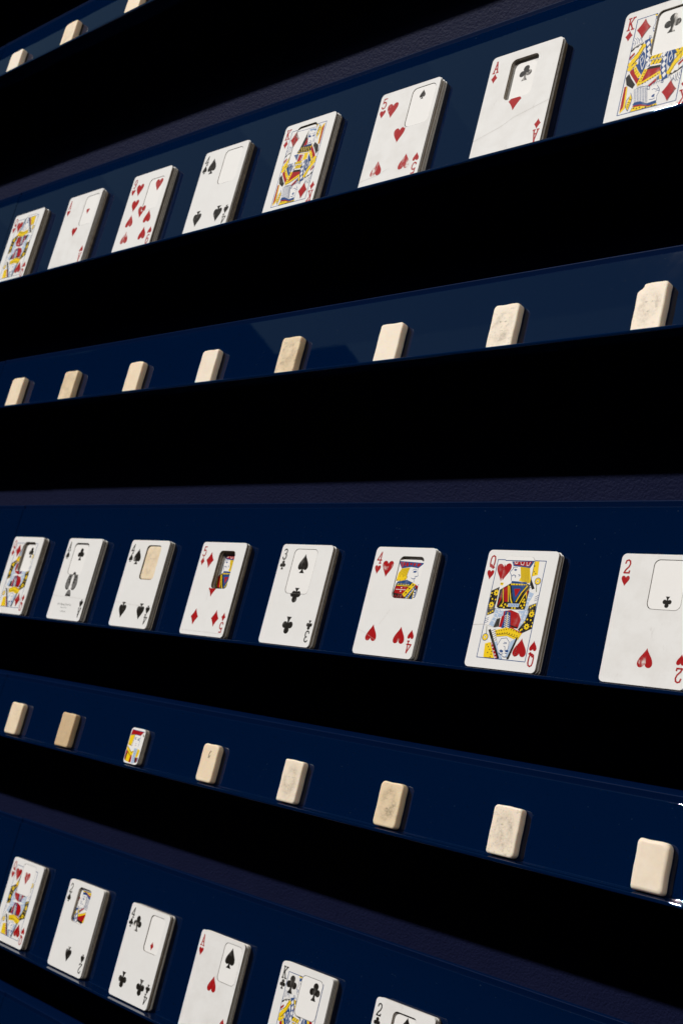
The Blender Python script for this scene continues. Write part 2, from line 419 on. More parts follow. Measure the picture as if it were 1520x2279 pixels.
('l','R',0.6,[(34.4,31.2),(45.6,27.7)]),
('p','W',[(26.4,17.3),(28.7,22.5),(33.4,23.3),(37.5,21.6),(38.2,16.7),(37,9.6),(34,9.4),(28.8,12.9)]),
('p','P',[(22.4,21.5),(25.1,20.7),(26.4,17.3),(28.8,12.9),(33.1,8.3),(31,7.1),(26.1,13.7)]),
('p','P',[(37.2,20.6),(42,24),(37.7,9.2),(35.5,9.5),(36.9,14.6)]),
('l','B',0.4,[(26.4,17.3),(28.7,22.5),(33.4,23.3),(36.3,20.6),(36.7,16.6),(36.1,13)]),
('l','B',0.35,[(29,12),(34,9.4),(37,9.6)]),
('p','B',[(29.2,13.7),(30.5,14.6),(32.9,13.8),(32.6,12.5),(30.5,12.3)]),
('p','B',[(34.2,13.9),(35.7,14.8),(37.5,14.2),(37,13.1),(35.1,12.9)]),
('l','B',0.5,[(29.2,11.5),(31.1,11.1),(33.1,11.6)]),
('l','B',0.5,[(34.5,12.2),(36.7,12)]),
('l','B',0.4,[(31.8,20),(34.3,19.9)]),
('l','B',0.4,[(31.5,18.9),(34.5,19.2)]),
('l','B',0.35,[(32.2,17.2),(33.6,16.8),(34.2,13.9)]),
('p','K',[(15.1,28.1),(17.3,28.9),(30.7,8),(28.6,7.8)]),
('p','K',[(41.7,23.9),(43.2,24.8),(38.7,8.2),(37,8)]),
('p','W',[(17.3,28.9),(21.4,28.5),(25.1,19.7),(23.2,19.8)]),
('l','K',0.4,[(18.3,27.3),(21.4,28.8)]),
('l','K',0.4,[(19.3,26),(22,27.3)]),
('l','K',0.4,[(20.3,24.6),(22.5,25.8)]),
('l','K',0.4,[(21.3,23.3),(23.1,24.4)]),
('l','K',0.4,[(22.3,21.9),(23.7,22.9)]),
('l','K',0.4,[(23.3,20.6),(24.3,21.4)]),
('p','Y',[(14.9,17.9),(19.6,19.2),(25.8,7.9),(16,7.8)]),
('d','K',0.5,(18.7,15.6)),
('d','K',0.5,(20.4,13.8)),
('d','K',0.5,(19.2,11.4)),
('d','K',0.5,(22.6,10.4)),
('d','K',0.5,(22.2,8.4)),
('d','K',0.5,(17,17)),
('d','K',0.5,(22.7,12.4)),
('p','R',[(20,18.8),(21.5,18.9),(28.9,7.9),(26.8,7.8)]),
('d','W',0.5,(21.2,17.9)),
('d','W',0.5,(22.8,15.5)),
('d','W',0.5,(24.4,13.1)),
('d','W',0.5,(26,10.7)),
('d','W',0.5,(27.3,8.6)),
('d','B',2.9,(13.7,22.6)),
('d','Y',2.4,(13.7,22.6)),
('d','W',0.9,(13.7,22.6)),
('d','K',0.45,(13.7,22.6)),
('l','G',0.5,[(14.1,25.5),(13,30.5)]),
],
'jack_left': [
('p','W',[(23.5,72.1),(25.3,77.1),(41.5,76.6),(44,64.4),(26.4,63.7),(25.5,68.3)]),
('p','B',[(23.4,80.3),(43.2,80.8),(43,79.6),(40.8,75.6),(25.5,76.9)]),
('p','R',[(25.3,80.2),(41.8,80.6),(39.7,76.9),(26.4,77.8)]),
('l','W',0.4,[(26.4,80),(27.1,78.7),(28.6,78.8),(28.8,80.1)]),
('l','W',0.4,[(31.4,80.1),(32.2,78.1),(34.4,77.9),(34.5,80.1)]),
('l','W',0.4,[(36.9,80.2),(37.5,77.5),(39.1,77.5),(40,80.1)]),
('p','Y',[(32,76.5),(40.8,75.8),(44.4,65.2),(41.1,64),(33.2,66),(34.4,68.6)]),
('l','O',0.3,[(32.9,76.3),(35.8,66.1)]),
('l','O',0.3,[(33.9,76.2),(36.7,65.9)]),
('l','O',0.3,[(34.9,76.2),(37.7,65.7)]),
('l','O',0.3,[(35.9,76.1),(38.7,65.5)]),
('l','O',0.3,[(36.9,76),(39.6,65.3)]),
('l','O',0.3,[(37.9,76),(40.6,65)]),
('l','O',0.3,[(38.9,75.9),(41.6,64.8)]),
('l','O',0.3,[(39.9,75.8),(42.5,64.6)]),
('l','B',0.4,[(25.8,76.6),(25.9,74.8),(23.5,72.1),(25.8,69.3),(26.3,65.7)]),
('p','B',[(26.8,73.8),(27.8,74.8),(29.8,74.2),(28.6,73.1)]),
('l','B',0.4,[(26.1,75.3),(27.7,76.2),(29.4,75.9)]),
('l','B',0.5,[(25.9,69.1),(27.5,70.2),(29.4,69.7),(29.5,68.4)]),
('l','B',0.4,[(31.7,70.6),(33.4,70.1),(32.3,69.3)]),
('p','K',[(17.8,58.4),(26.4,63.7),(42.6,63.9),(45.4,61.4),(46.5,45.3),(21,44.1),(18.3,45.7)]),
('p','B',[(27.1,65.5),(40.9,65.1),(41.1,63.5),(26.9,63.7)]),
('p','Y',[(26.9,63.7),(41.2,63.5),(41.1,62.8),(27,62.4)]),
('d','K',0.4,(28.4,63.2)),
('d','K',0.4,(30.9,63.1)),
('d','K',0.4,(33.4,63)),
('d','K',0.4,(35.8,63)),
('d','K',0.4,(38.3,63.1)),
('d','K',0.4,(40.1,63)),
('p','R',[(18.7,45.5),(20.5,58.8),(21,51)]),
('p','R',[(21.1,60.1),(24.5,61.5),(27.6,49.8),(24.2,49.7)]),
('l','Y',0.6,[(20.7,59.3),(23.4,49.1),(21.1,45.9)]),
('l','Y',0.6,[(24.6,62),(27.9,49.9)]),
('p','B',[(27.6,62.1),(40.5,62.6),(33.2,49.1)]),
('p','R',[(30.8,59.7),(36.6,60),(33.4,53.5)]),
('l','Y',0.8,[(26,61.6),(27.7,56.5),(29.5,52),(31.5,49)]),
('l','Y',0.8,[(42.1,62.3),(38,57),(34.9,50.2)]),
('l','Y',0.8,[(44.8,61.4),(40.9,55.1),(38.3,48.9)]),
('d','Y',0.8,(25.6,47.7)),
('d','Y',0.8,(22.8,46.5)),
('d','Y',0.8,(25,45.4)),
('d','Y',0.8,(27.8,46.8)),
('d','Y',0.8,(39.9,47.5)),
('d','Y',0.8,(41.5,46)),
('d','Y',0.8,(42.7,48.1)),
('d','Y',0.8,(32.5,45.3)),
('d','Y',0.8,(34.9,45.4)),
('d','Y',0.8,(41.7,52.1)),
('d','Y',0.8,(42.5,50.1)),
('d','Y',0.8,(40.9,50.6)),
('p','R',[(42.5,58.3),(44.7,60.4),(46.6,47.3),(43,54.2)]),
('l','Y',0.6,[(42.1,57.7),(44.9,49.3)]),
('p','P',[(28.2,48.6),(38.4,48.9),(38.1,46.3),(28.6,46.1)]),
('l','B',0.35,[(29.7,46.6),(29.9,47.9)]),
('l','B',0.35,[(31.1,46.7),(31.4,48)]),
('l','B',0.35,[(32.6,46.8),(32.8,48.1)]),
('l','B',0.35,[(34,46.9),(34.3,48.2)]),
('l','B',0.35,[(35.5,47),(35.8,48.3)]),
('l','B',0.35,[(36.9,47.1),(37.2,48.3)]),
('p','Y',[(16.3,64),(20.1,63.9),(19.7,61.8),(17.1,62.2)]),
('l','K',0.35,[(17.4,63.3),(19.3,63.3)]),
('l','B',0.6,[(15.9,80.9),(43.7,81)]),
],
'jack_right': [
('p','W',[(25.7,79.2),(52.3,78),(57.6,60.4),(29.3,61.6)]),
('p','K',[(27.8,60.3),(38.5,63),(44.7,61.1),(53.6,57.4),(54,53.1),(53.1,46.8),(28.4,46.5),(26.4,51.7)]),
('p','B',[(26.2,78.3),(52.5,77.3),(47.1,72.9),(39.5,73.7),(29.6,72.2),(25.9,76.7)]),
('p','R',[(26.8,77.7),(28.5,77.5),(30.7,73.4),(29.6,72.9)]),
('p','R',[(29.5,77.4),(32.1,77.3),(33,75.3),(31.2,73.9)]),
('p','R',[(33.4,77.2),(35.6,77.1),(36.2,74.3),(33.7,74)]),
('p','R',[(37.2,77),(39.8,76.9),(39.7,75.2),(37.4,75.3)]),
('p','R',[(41.1,76.9),(44.2,76.8),(43,74.5),(41.2,74.5)]),
('p','R',[(45.5,76.7),(49.6,76.7),(46.9,74.2),(45,74.4)]),
('p','Y',[(29.9,72.2),(38.4,73.2),(36.8,67.3),(37.8,64.2),(35.6,62.1),(26.7,61.8),(27.3,68.2)]),
('l','O',0.3,[(30.5,72.2),(28.2,67.2)]),
('l','O',0.3,[(31.7,72.3),(29.6,67)]),
('l','O',0.3,[(33,72.4),(31.1,66.7)]),
('l','O',0.3,[(34.2,72.5),(32.5,66.5)]),
('l','O',0.3,[(35.4,72.6),(33.9,66.2)]),
('l','O',0.3,[(36.7,72.8),(35.3,66)]),
('l','O',0.3,[(37.9,72.9),(36.7,65.8)]),
('d','O',0.55,(29.6,65.8)),
('d','O',0.55,(33.2,65.7)),
('d','O',0.55,(37.4,65.4)),
('d','O',0.55,(27.8,62.5)),
('d','O',0.55,(30.7,62.4)),
('d','O',0.55,(34.2,62.3)),
('d','O',0.55,(36,63.6)),
('d','Y',0.3,(29.6,65.8)),
('d','Y',0.3,(33.2,65.7)),
('d','Y',0.3,(37.4,65.4)),
('d','Y',0.3,(30.7,62.4)),
('d','Y',0.3,(34.2,62.3)),
('l','B',0.3,[(47,73),(46.8,70.6),(48.7,66.8),(46.5,65.9),(45.5,64.5),(45.7,61.3)]),
('l','B',0.3,[(38.1,63.2),(40.8,61.6),(43.8,61)]),
('p','B',[(42.3,69.4),(43.3,70.6),(46.1,70.9),(45.6,69.2),(44.1,69.1)]),
('l','B',0.35,[(41.7,70.9),(43.2,71.9),(45.6,71.8)]),
('l','B',0.45,[(42,64.8),(43.8,64),(46.1,64.5)]),
('l','B',0.35,[(45.3,66.1),(46.5,66.4),(47.8,66.1)]),
('p','B',[(28.8,61.4),(38.1,63.1),(44.2,60.7),(42.6,59.9),(27.9,60)]),
('d','W',0.45,(29.4,59.4)),
('d','W',0.45,(32.6,59.4)),
('d','W',0.45,(35.6,59.3)),
('d','W',0.45,(38.5,59.3)),
('d','W',0.45,(41,59.3)),
('d','Y',0.35,(31,59.5)),
('d','Y',0.35,(34,59.4)),
('d','Y',0.35,(37.1,59.3)),
('d','Y',0.35,(39.8,59.3)),
('l','Y',0.6,[(28.5,58.3),(41.9,58.1)]),
('p','R',[(27.9,57.6),(41.4,57.5),(36.4,51.3),(27.6,52)]),
('l','W',0.4,[(28.4,55),(39.1,54.9)]),
('d','W',0.6,(34.2,56.5)),
('d','W',0.6,(34.1,53.6)),
('l','R',0.5,[(29.8,47.1),(28.7,49.4),(29.4,50.4),(31,49.3),(31.6,46.4)]),
('l','R',0.5,[(33.6,47.3),(32.5,49.6),(33.1,50.6),(34.8,49.5),(35.4,46.6)]),
('l','R',0.5,[(37,47.4),(35.9,49.8),(36.6,50.8),(38.2,49.7),(38.8,46.8)]),
('p','Y',[(44.8,60.9),(48.7,59.9),(39.7,48.9),(36.6,51.3)]),
('d','K',0.8,(45.8,59.2)),
('d','K',0.8,(42.9,56.2)),
('d','K',0.8,(40.1,52.6)),
('d','K',0.4,(44.6,58.3)),
('d','K',0.4,(41.9,54.8)),
('d','K',0.4,(38.9,51.4)),
('p','B',[(48.4,59.8),(49.4,57.9),(43.1,48),(40.4,48.8)]),
('d','W',0.5,(46.9,55.9)),
('d','W',0.5,(46.1,54.4)),
('d','W',0.5,(45.2,53)),
('d','W',0.5,(44.1,51.8)),
('d','W',0.5,(43.2,50.4)),
('d','W',0.5,(42.1,49.1)),
('d','W',0.5,(41.5,48.3)),
('l','Y',0.6,[(48.4,57.1),(43.4,48)]),
('p','B',[(44.6,47.3),(48.1,52.1),(49.1,46.9)]),
('l','Y',0.6,[(47.9,53.3),(48.4,47.1)]),
('p','B',[(47.6,56.8),(50.7,55.8),(51.9,47.7),(49.6,47.4)]),
('d','W',0.75,(49,54.3)),
('d','W',0.75,(49,52.1)),
('d','W',0.75,(49.1,50.2)),
('d','W',0.75,(49.4,48.3)),
('l','W',0.4,[(50.5,55.3),(51.4,47.9)]),
('p','R',[(48.3,59.5),(53.7,57.4),(53.5,56.6),(47.6,58.3)]),
('p','R',[(48.2,57.8),(53.1,55.9),(53.1,54.5)]),
('l','Y',0.7,[(51.8,52.2),(52.8,54)]),
('l','Y',0.7,[(52.3,50.6),(53.3,52.3)]),
('l','Y',0.7,[(52.8,49),(53.8,50.7)]),
('l','B',0.5,[(50.9,59.2),(53.5,61.7)]),
],
'lady_face': [
('p','W',[(12,81.7),(44.2,79.7),(53.7,57.3),(30.4,59.5)]),
('p','K',[(32.7,79.3),(32,74.6),(33,69.9),(30.4,59.5),(24.1,57.2),(26.5,60.5)]),
('p','R',[(33.3,70.9),(30.7,62.5),(34.6,62.7),(35.1,66.1)]),
('p','P',[(33,78.7),(33.9,79),(42.9,77.6),(45.8,73.3),(43.8,73.3),(38.2,76.8),(34,76.8)]),
('l','B',0.35,[(33.4,76.4),(34.7,65.1),(39.7,61.1),(47.1,62.1),(45.7,72.8)]),
('l','B',0.35,[(34.2,77.3),(37.8,78.1),(45.1,73.5)]),
('l','B',0.3,[(35.8,75.8),(38.1,77.2),(43.8,76)]),
('p','B',[(33.5,72),(34.9,72.5),(37.8,71.2),(37.2,70),(34.6,70.3)]),
('p','B',[(39,70.9),(40.4,71.9),(42.8,71.1),(42.2,69.8),(40.1,69.8)]),
('l','B',0.4,[(33.5,73.4),(36.3,73.5)]),
('l','B',0.4,[(38.2,73),(41.3,73.3)]),
('l','B',0.4,[(37.9,67),(38,65.9),(39.9,65.5)]),
('l','B',0.5,[(36.6,64.9),(38.6,64.1),(40,64.4)]),
('p','R',[(42.1,78),(45.1,78.4),(46.6,73.1)]),
('p','Y',[(46.2,74.3),(47.4,76.7),(49.7,72.4),(48.4,66.1)]),
('l','R',1,[(55.9,58.9),(54.5,74.4)]),
('l','Y',0.6,[(54.4,59.3),(53,73.7)]),
('p','B',[(33.3,63.2),(46.1,62.9),(47.3,60.7),(29.5,61.9)]),
('p','K',[(26,59.7),(29.3,62.4),(47.3,60.7),(48.9,54.4),(25.6,57.1)]),
('m','Y',0.7,0.9,(29,61.2)),
('m','Y',0.7,0.9,(31.9,60.9)),
('m','Y',0.7,0.9,(34.8,60.5)),
('m','Y',0.7,0.9,(37.6,60.1)),
('m','Y',0.7,0.9,(40.5,59.8)),
('m','Y',0.7,0.9,(43.3,59.4)),
('m','Y',0.7,0.9,(29.7,59.6)),
('m','Y',0.7,0.9,(32.8,59.1)),
('m','Y',0.7,0.9,(35.8,58.7)),
('m','Y',0.7,0.9,(38.9,58.2)),
('m','Y',0.7,0.9,(41.9,57.8)),
('m','Y',0.7,0.9,(45,57.3)),
('m','Y',0.7,0.9,(27.2,58.4)),
('m','Y',0.7,0.9,(30.5,57.8)),
('m','Y',0.7,0.9,(33.7,57.3)),
('m','Y',0.7,0.9,(36.9,56.8)),
('m','Y',0.7,0.9,(40.1,56.3)),
('m','Y',0.7,0.9,(43.3,55.8)),
('l','Y',0.5,[(25.3,56.9),(31.9,55.3),(48.8,53.6)]),
('p','K',[(47.2,59.9),(53,57.4),(54.5,47.4),(48.6,54.2)]),
('p','R',[(48.2,55.3),(55.3,46.1),(53.8,45.4),(47.9,52.2)]),
('l','W',0.4,[(47.8,56.2),(55.1,46.7)]),
('p','R',[(28.6,54.8),(34,54),(32.9,46.9),(27.9,47.8)]),
('p','R',[(42.3,52.3),(47.9,52.6),(44.9,45),(40.5,45.6)]),
('p','Y',[(35.4,54.5),(39.8,54.2),(40.2,45.6),(34.4,46.5)]),
('d','K',0.35,(36.9,52.6)),
('d','K',0.35,(38.3,50.6)),
('d','K',0.35,(36.8,49.8)),
('d','K',0.35,(38.2,47.9)),
('d','K',0.35,(36.4,47.2)),
('l','W',0.4,[(33.5,53.9),(31.6,47.5)]),
('l','W',0.4,[(41.5,52.5),(40.3,46.1)]),
('p','K',[(28.3,47.7),(42.5,45.8),(41.3,43.4),(30.3,44.2)]),
('p','B',[(21.7,55.8),(27.3,56.1),(27,49.4)]),
('l','B',0.4,[(11,80.4),(41.6,79.2)]),
],
'jack_piece': [
('p','R',[(1.5,31.3),(20.8,30.8),(16.6,26.7),(9.9,27),(0.6,26.1)]),
('l','B',0.5,[(1.9,31.2),(24,30.7)]),
('l','B',0.5,[(0.8,26.1),(9.9,27),(16.6,26.8)]),
('p','Y',[(0.2,25.6),(7.5,26.7),(6.9,20.2),(6,15.4),(0.5,16)]),
('l','K',0.35,[(1.9,17.2),(7.5,15.6)]),
('l','B',0.3,[(7.7,26.6),(7.4,15.8)]),
('l','B',0.3,[(17.2,26.7),(17.7,15.8)]),
('p','B',[(8.6,22.7),(9.6,23.6),(11.4,23.1),(10.7,22.1)]),
('p','B',[(13.4,22.2),(14.5,23.3),(16.8,22.6),(15.3,21.7)]),
('l','B',0.4,[(8.2,24.1),(11.2,24.4)]),
('l','B',0.4,[(13.4,23.9),(16.9,24.1)]),
('l','B',0.35,[(12,18.5),(13.6,18.6)]),
('l','R',0.5,[(12.1,16.8),(13.6,16.9)]),
('p','R',[(0.7,11.4),(9.5,6.5),(11.7,6.9),(9.2,-0.2),(2.3,0.9),(0.1,2.9)]),
('p','K',[(1.3,7.7),(3.2,8),(3.2,2.2),(2.1,2)]),
('p','Y',[(3.6,8.7),(9.1,5.8),(8.7,-0.1),(3,1)]),
('p','Y',[(0.5,15.4),(8.7,10.3),(12.7,11.8),(11.6,7.1),(9,6.4),(0.5,11.8)]),
('l','K',0.4,[(0.9,14.8),(9.2,9.5),(12.8,11.2)]),
('l','K',0.4,[(0.8,11.2),(9.2,6)]),
('p','P',[(12.2,14),(17.3,14.1),(17.3,-0.1),(13.4,-0.6)]),
('d','B',0.4,(15.2,11.3)),
('d','B',0.4,(15.1,8.9)),
('d','B',0.4,(15,6.6)),
('d','B',0.4,(15,4.3)),
('d','B',0.4,(14.9,2)),
('p','R',[(9.1,5.8),(11.7,6.9),(12.3,-0),(9.2,-0.2)]),
('p','K',[(17,5.5),(20.2,5.7),(21.3,1.1),(18,0.6)]),
('p','R',[(19.1,5.6),(20.6,5.8),(21.2,1.3),(20.3,1.1)]),
('p','B',[(20.8,5.8),(22.1,5.8),(23,2.5),(21.5,1.8)]),
('p','Y',[(18.1,14.1),(22.1,12.9),(20.8,6.1),(17.2,5.8)]),
('d','K',0.35,(18.8,12)),
('d','K',0.35,(18.9,10.2)),
('d','K',0.35,(18.9,8.3)),
('p','G',[(20,29.1),(23.3,25.8),(20.3,26.8)]),
],
}
TILT = math.radians(19.43)
ROT = math.pi / 2 - TILT       # turns a thing's (x, y, z) into (along wall, up the sloping panel, out of the panel)
SN, CS = math.sin(TILT), math.cos(TILT)

# ------------------------------------------------------------------ wall and shelves
WALL_Y = 754.5
wall = new_obj('wall', [(-4000, WALL_Y, 0), (1500, WALL_Y, 0), (1500, WALL_Y, 3200), (-4000, WALL_Y, 3200),
                        (-4000, WALL_Y + 120, 0), (1500, WALL_Y + 120, 0), (1500, WALL_Y + 120, 3200), (-4000, WALL_Y + 120, 3200)],
               [(0, 1, 2, 3), (5, 4, 7, 6), (4, 0, 3, 7), (1, 5, 6, 2), (3, 2, 6, 7), (4, 5, 1, 0)], [M_WALL])
tag(wall, 'navy orange-peel painted wall behind the shelves', 'wall', kind='structure')

def extrude(name, prof, x0, x1, mt, parent, smooth=True):
    """prof: closed (y, z) polygon in mm, swept along x"""
    k = len(prof); nx = 3
    vs = [(x0 + (x1 - x0) * j / nx, y, z) for j in range(nx + 1) for y, z in prof]
    fs = [(j * k + i, j * k + (i + 1) % k, (j + 1) * k + (i + 1) % k, (j + 1) * k + i) for j in range(nx) for i in range(k)]
    fs += [tuple(reversed(range(k))), tuple(range(nx * k, nx * k + k))]
    o = new_obj(name, vs, fs, [mt], parent)
    me = o.data; me.polygons.foreach_set('use_smooth', [math.dist(prof[i], prof[(i + 1) % k]) < 2.0 for j in range(nx) for i in range(k)] + [False, False])
    # sharp where the profile turns by more than 28 degrees
    at = me.attributes.new('sharp_edge', 'BOOLEAN', 'EDGE')
    sharp = set()
    for i in range(k):
        a, b, c = prof[i - 1], prof[i], prof[(i + 1) % k]
        t = math.atan2(c[1] - b[1], c[0] - b[0]) - math.atan2(b[1] - a[1], b[0] - a[0])
        if abs((t + math.pi) % (2 * math.pi) - math.pi) > math.radians(28): sharp.add(i)
    vals = []
    for e in me.edges:
        a, b = e.vertices
        vals.append((a % k == b % k and a % k in sharp) or (a // k == b // k and a // k in (0, nx)))
    at.data.foreach_set('value', vals)
    return o
def arc(cx, cy, rad, a0, a1, n=7):
    return [(cx + rad * math.cos(math.radians(a0 + (a1 - a0) * i / n)), cy + rad * math.sin(math.radians(a0 + (a1 - a0) * i / n))) for i in range(n + 1)]
def shelf_profiles(length):
    # origin: front-bottom edge of the things standing on it (y into the wall, z up); panel foot 7 mm behind
    by, bz = 7 * CS, -7 * SN
    la = math.atan2(.9 - bz, by + 8.7)                     # ledge rises gently to its lip
    T = 2.6
    up = (SN, CS); bk = (CS, -SN)                          # along the panel, into the panel
    lf = (-math.cos(la), math.sin(la)); dn = (-math.sin(la), -math.cos(la))
    llen = math.hypot(by + 8.7, .9 - bz)
    P = []
    lip = (by + lf[0] * llen, bz + lf[1] * llen)
    a_dn = math.degrees(math.atan2(dn[1], dn[0])); q0 = .6   # lip with two small rounded edges
    for off, a0 in ((T - q0, a_dn), (q0, a_dn - 90)):
        c = (lip[0] + dn[0] * off - lf[0] * q0, lip[1] + dn[1] * off - lf[1] * q0)
        P += arc(c[0], c[1], q0, a0, a0 - 90, 5)
    # inner fillet of panel and ledge
    rad = .8
    corner = (by, bz); ang = math.acos(lf[0] * up[0] + lf[1] * up[1]); d = rad / math.tan(ang / 2)
    p1 = (corner[0] + lf[0] * d, corner[1] + lf[1] * d); p2 = (corner[0] + up[0] * d, corner[1] + up[1] * d)
    bis = (lf[0] + up[0], lf[1] + up[1]); bl = math.hypot(*bis); q = rad / math.sin(ang / 2)
    cc = (corner[0] + bis[0] / bl * q, corner[1] + bis[1] / bl * q)
    a1 = math.degrees(math.atan2(p1[1] - cc[1], p1[0] - cc[0])); a2 = math.degrees(math.atan2(p2[1] - cc[1], p2[0] - cc[0]))
    if a2 - a1 > 180: a2 -= 360
    if a1 - a2 > 180: a2 += 360
    P += arc(cc[0], cc[1], rad, a1, a2, 7)
    # panel up to its rounded top edge
    top = (by + up[0] * length, bz + up[1] * length)
    ab = math.degrees(math.atan2(-bk[1], -bk[0]))
    for off, a0 in ((q0, ab), (T - q0, ab - 90)):
        ct = (top[0] + bk[0] * off - up[0] * q0, top[1] + bk[1] * off - up[1] * q0)
        P += arc(ct[0], ct[1], q0, a0, a0 - 90, 5)
    # back of the panel, underside of the ledge
    s = T / math.tan(ang / 2)
    P.append((corner[0] + bk[0] * T - up[0] * s * .55, corner[1] + bk[1] * T - up[1] * s * .55))
    # rim plate behind the panel top, folded back to the wall
    ry = top[0] + 1.9
    zt = top[1] + 4.4
    R = [(ry, top[1] - 7), (ry, zt - .8)] + arc(ry + .8, zt - .8, .8, 180, 90, 4)[1:]
    return P, R, (ry, zt, top)
ROWS = {0: ('card', 701.2, 619.9), 1: ('tile', 699.0, 481.5), 2: ('card', 701.2, 254.85), 3: ('tile', 699.0, 117.5), 4: ('card', 701.2, -110.16),
        5: ('tile', 699.0, -241.3), 6: ('card', 701.2, -474.0), 7: ('tile', 699.0, -606.5)}
SEAM = {0: -1306, 1: -1306, 2: -1312, 3: -1305, 4: -1302, 5: -1299, 6: -1306, 7: -1302}
SAY = {0: 'above the picture, topmost of all', 1: 'holding the ringed-face tile', 2: 'holding the ace of diamonds deck', 3: 'holding the chipped-corner tile', 4: 'holding the three of clubs deck',
       5: 'holding the jack card piece', 6: 'holding the king of clubs deck', 7: 'lowest of all'}
for rw, (kind, ry0, rz0) in ROWS.items():
    P, R, (rimy, zt, top) = shelf_profiles(125.5 if kind == 'card' else 60.0)
    for seg, (x0, x1) in enumerate(((SEAM[rw], -150.0), (SEAM[rw] - 900.0, SEAM[rw] - 0.8))):
        e = bpy.data.objects.new('display_shelf', None); COL.objects.link(e)
        e.location = (x0 * MM, ry0 * MM, EYE + rz0 * MM - (.0006 if seg else 0))
        if seg: e.rotation_euler = (math.radians(.25), 0, 0)
        extrude('sloping_panel', P, 0, x1 - x0, M_LACQ, e)
        wy = WALL_Y - ry0 - (1.0 if seg else 0.0)
        rim = list(R) + [(wy, zt), (wy, zt - 2.0), (rimy + 2.0, zt - 2.0), (rimy + 2.0, top[1] - 7)]
        extrude('top_rim', rim, 0, x1 - x0, M_RIM, e)
        if seg: tag(e, 'navy shelf section beyond the seam, level with the shelf ' + SAY[rw], 'shelf', 'shelf sections beyond the seam')
        else: tag(e, 'long navy lacquered sloping shelf ' + SAY[rw], 'shelf', 'navy display shelves')

# ------------------------------------------------------------------ print: flat inks laid on card faces
CW, CH = 63.5, 88.9
def clip(poly, x0, y0, x1, y1):
    for ax, lim, s in ((0, x0, 1), (0, x1, -1), (1, y0, 1), (1, y1, -1)):
        out = []
        for i in range(len(poly)):
            a, b = poly[i - 1], poly[i]; da, db = (a[ax] - lim) * s, (b[ax] - lim) * s
            if (da >= 0) != (db >= 0):
                t = da / (da - db); out.append((a[0] + (b[0] - a[0]) * t, a[1] + (b[1] - a[1]) * t))
            if db >= 0: out.append(b)
        poly = out
        if len(poly) < 3: return []
    return poly
def disc(cx, cy, rx, ry=None, n=14):
    ry = ry or rx
    return [(cx + rx * math.cos(2 * math.pi * i / n), cy + ry * math.sin(2 * math.pi * i / n)) for i in range(n)]
def stroke(pts, w):
    out = []
    for a, b in zip(pts, pts[1:]):
        dx, dy = b[0] - a[0], b[1] - a[1]; l = math.hypot(dx, dy) or 1e-6
        nx, ny = -dy / l * w / 2, dx / l * w / 2; ex, ey = dx / l * w * .3, dy / l * w * .3
        out.append([(a[0] + nx - ex, a[1] + ny - ey), (a[0] - nx - ex, a[1] - ny - ey), (b[0] - nx + ex, b[1] - ny + ey), (b[0] + nx + ex, b[1] + ny + ey)])
    return out
def bez(p0, p1, p2, p3, n=8):
    o = []
    for i in range(n):
        t = i / n; s = 1 - t
        o.append(tuple(s**3 * a + 3 * s * s * t * b + 3 * s * t * t * c + t**3 * d for a, b, c, d in zip(p0, p1, p2, p3)))
    return o
def heart():
    h = bez((0, -.60), (.12, -.30), (.46, -.05), (.46, .24)) + bez((.46, .24), (.46, .50), (.10, .56), (0, .27))
    return [h + [(-x, y) for x, y in reversed(h[1:])] + [] if False else h + bez((0, .27), (-.10, .56), (-.46, .50), (-.46, .24)) + bez((-.46, .24), (-.46, -.05), (-.12, -.30), (0, -.60))]
def spade():
    b = [(x, -y + .08) for x, y in heart()[0]]
    return [b, [(-.05, -.10), (.05, -.10), (.09, -.42), (.24, -.60), (-.24, -.60), (-.09, -.42)]]
def club():
    return [disc(0, .33, .245), disc(-.27, -.04, .235), disc(.27, -.04, .235), [(-.10, .25), (.10, .25), (.16, -.10), (-.16, -.10)],
            [(-.07, .05), (.07, .05), (.09, -.36), (.24, -.60), (-.24, -.60), (-.09, -.36)]]
def diamond():
    return [bez((0, .62), (.10, .38), (.26, .16), (.42, 0)) + bez((.42, 0), (.26, -.16), (.10, -.38), (0, -.62)) +
            bez((0, -.62), (-.10, -.38), (-.26, -.16), (-.42, 0)) + bez((-.42, 0), (-.26, .16), (-.10, .38), (0, .62))]
SUIT = {'H': (heart(), 'R'), 'D': (diamond(), 'R'), 'S': (spade(), 'K'), 'C': (club(), 'K')}
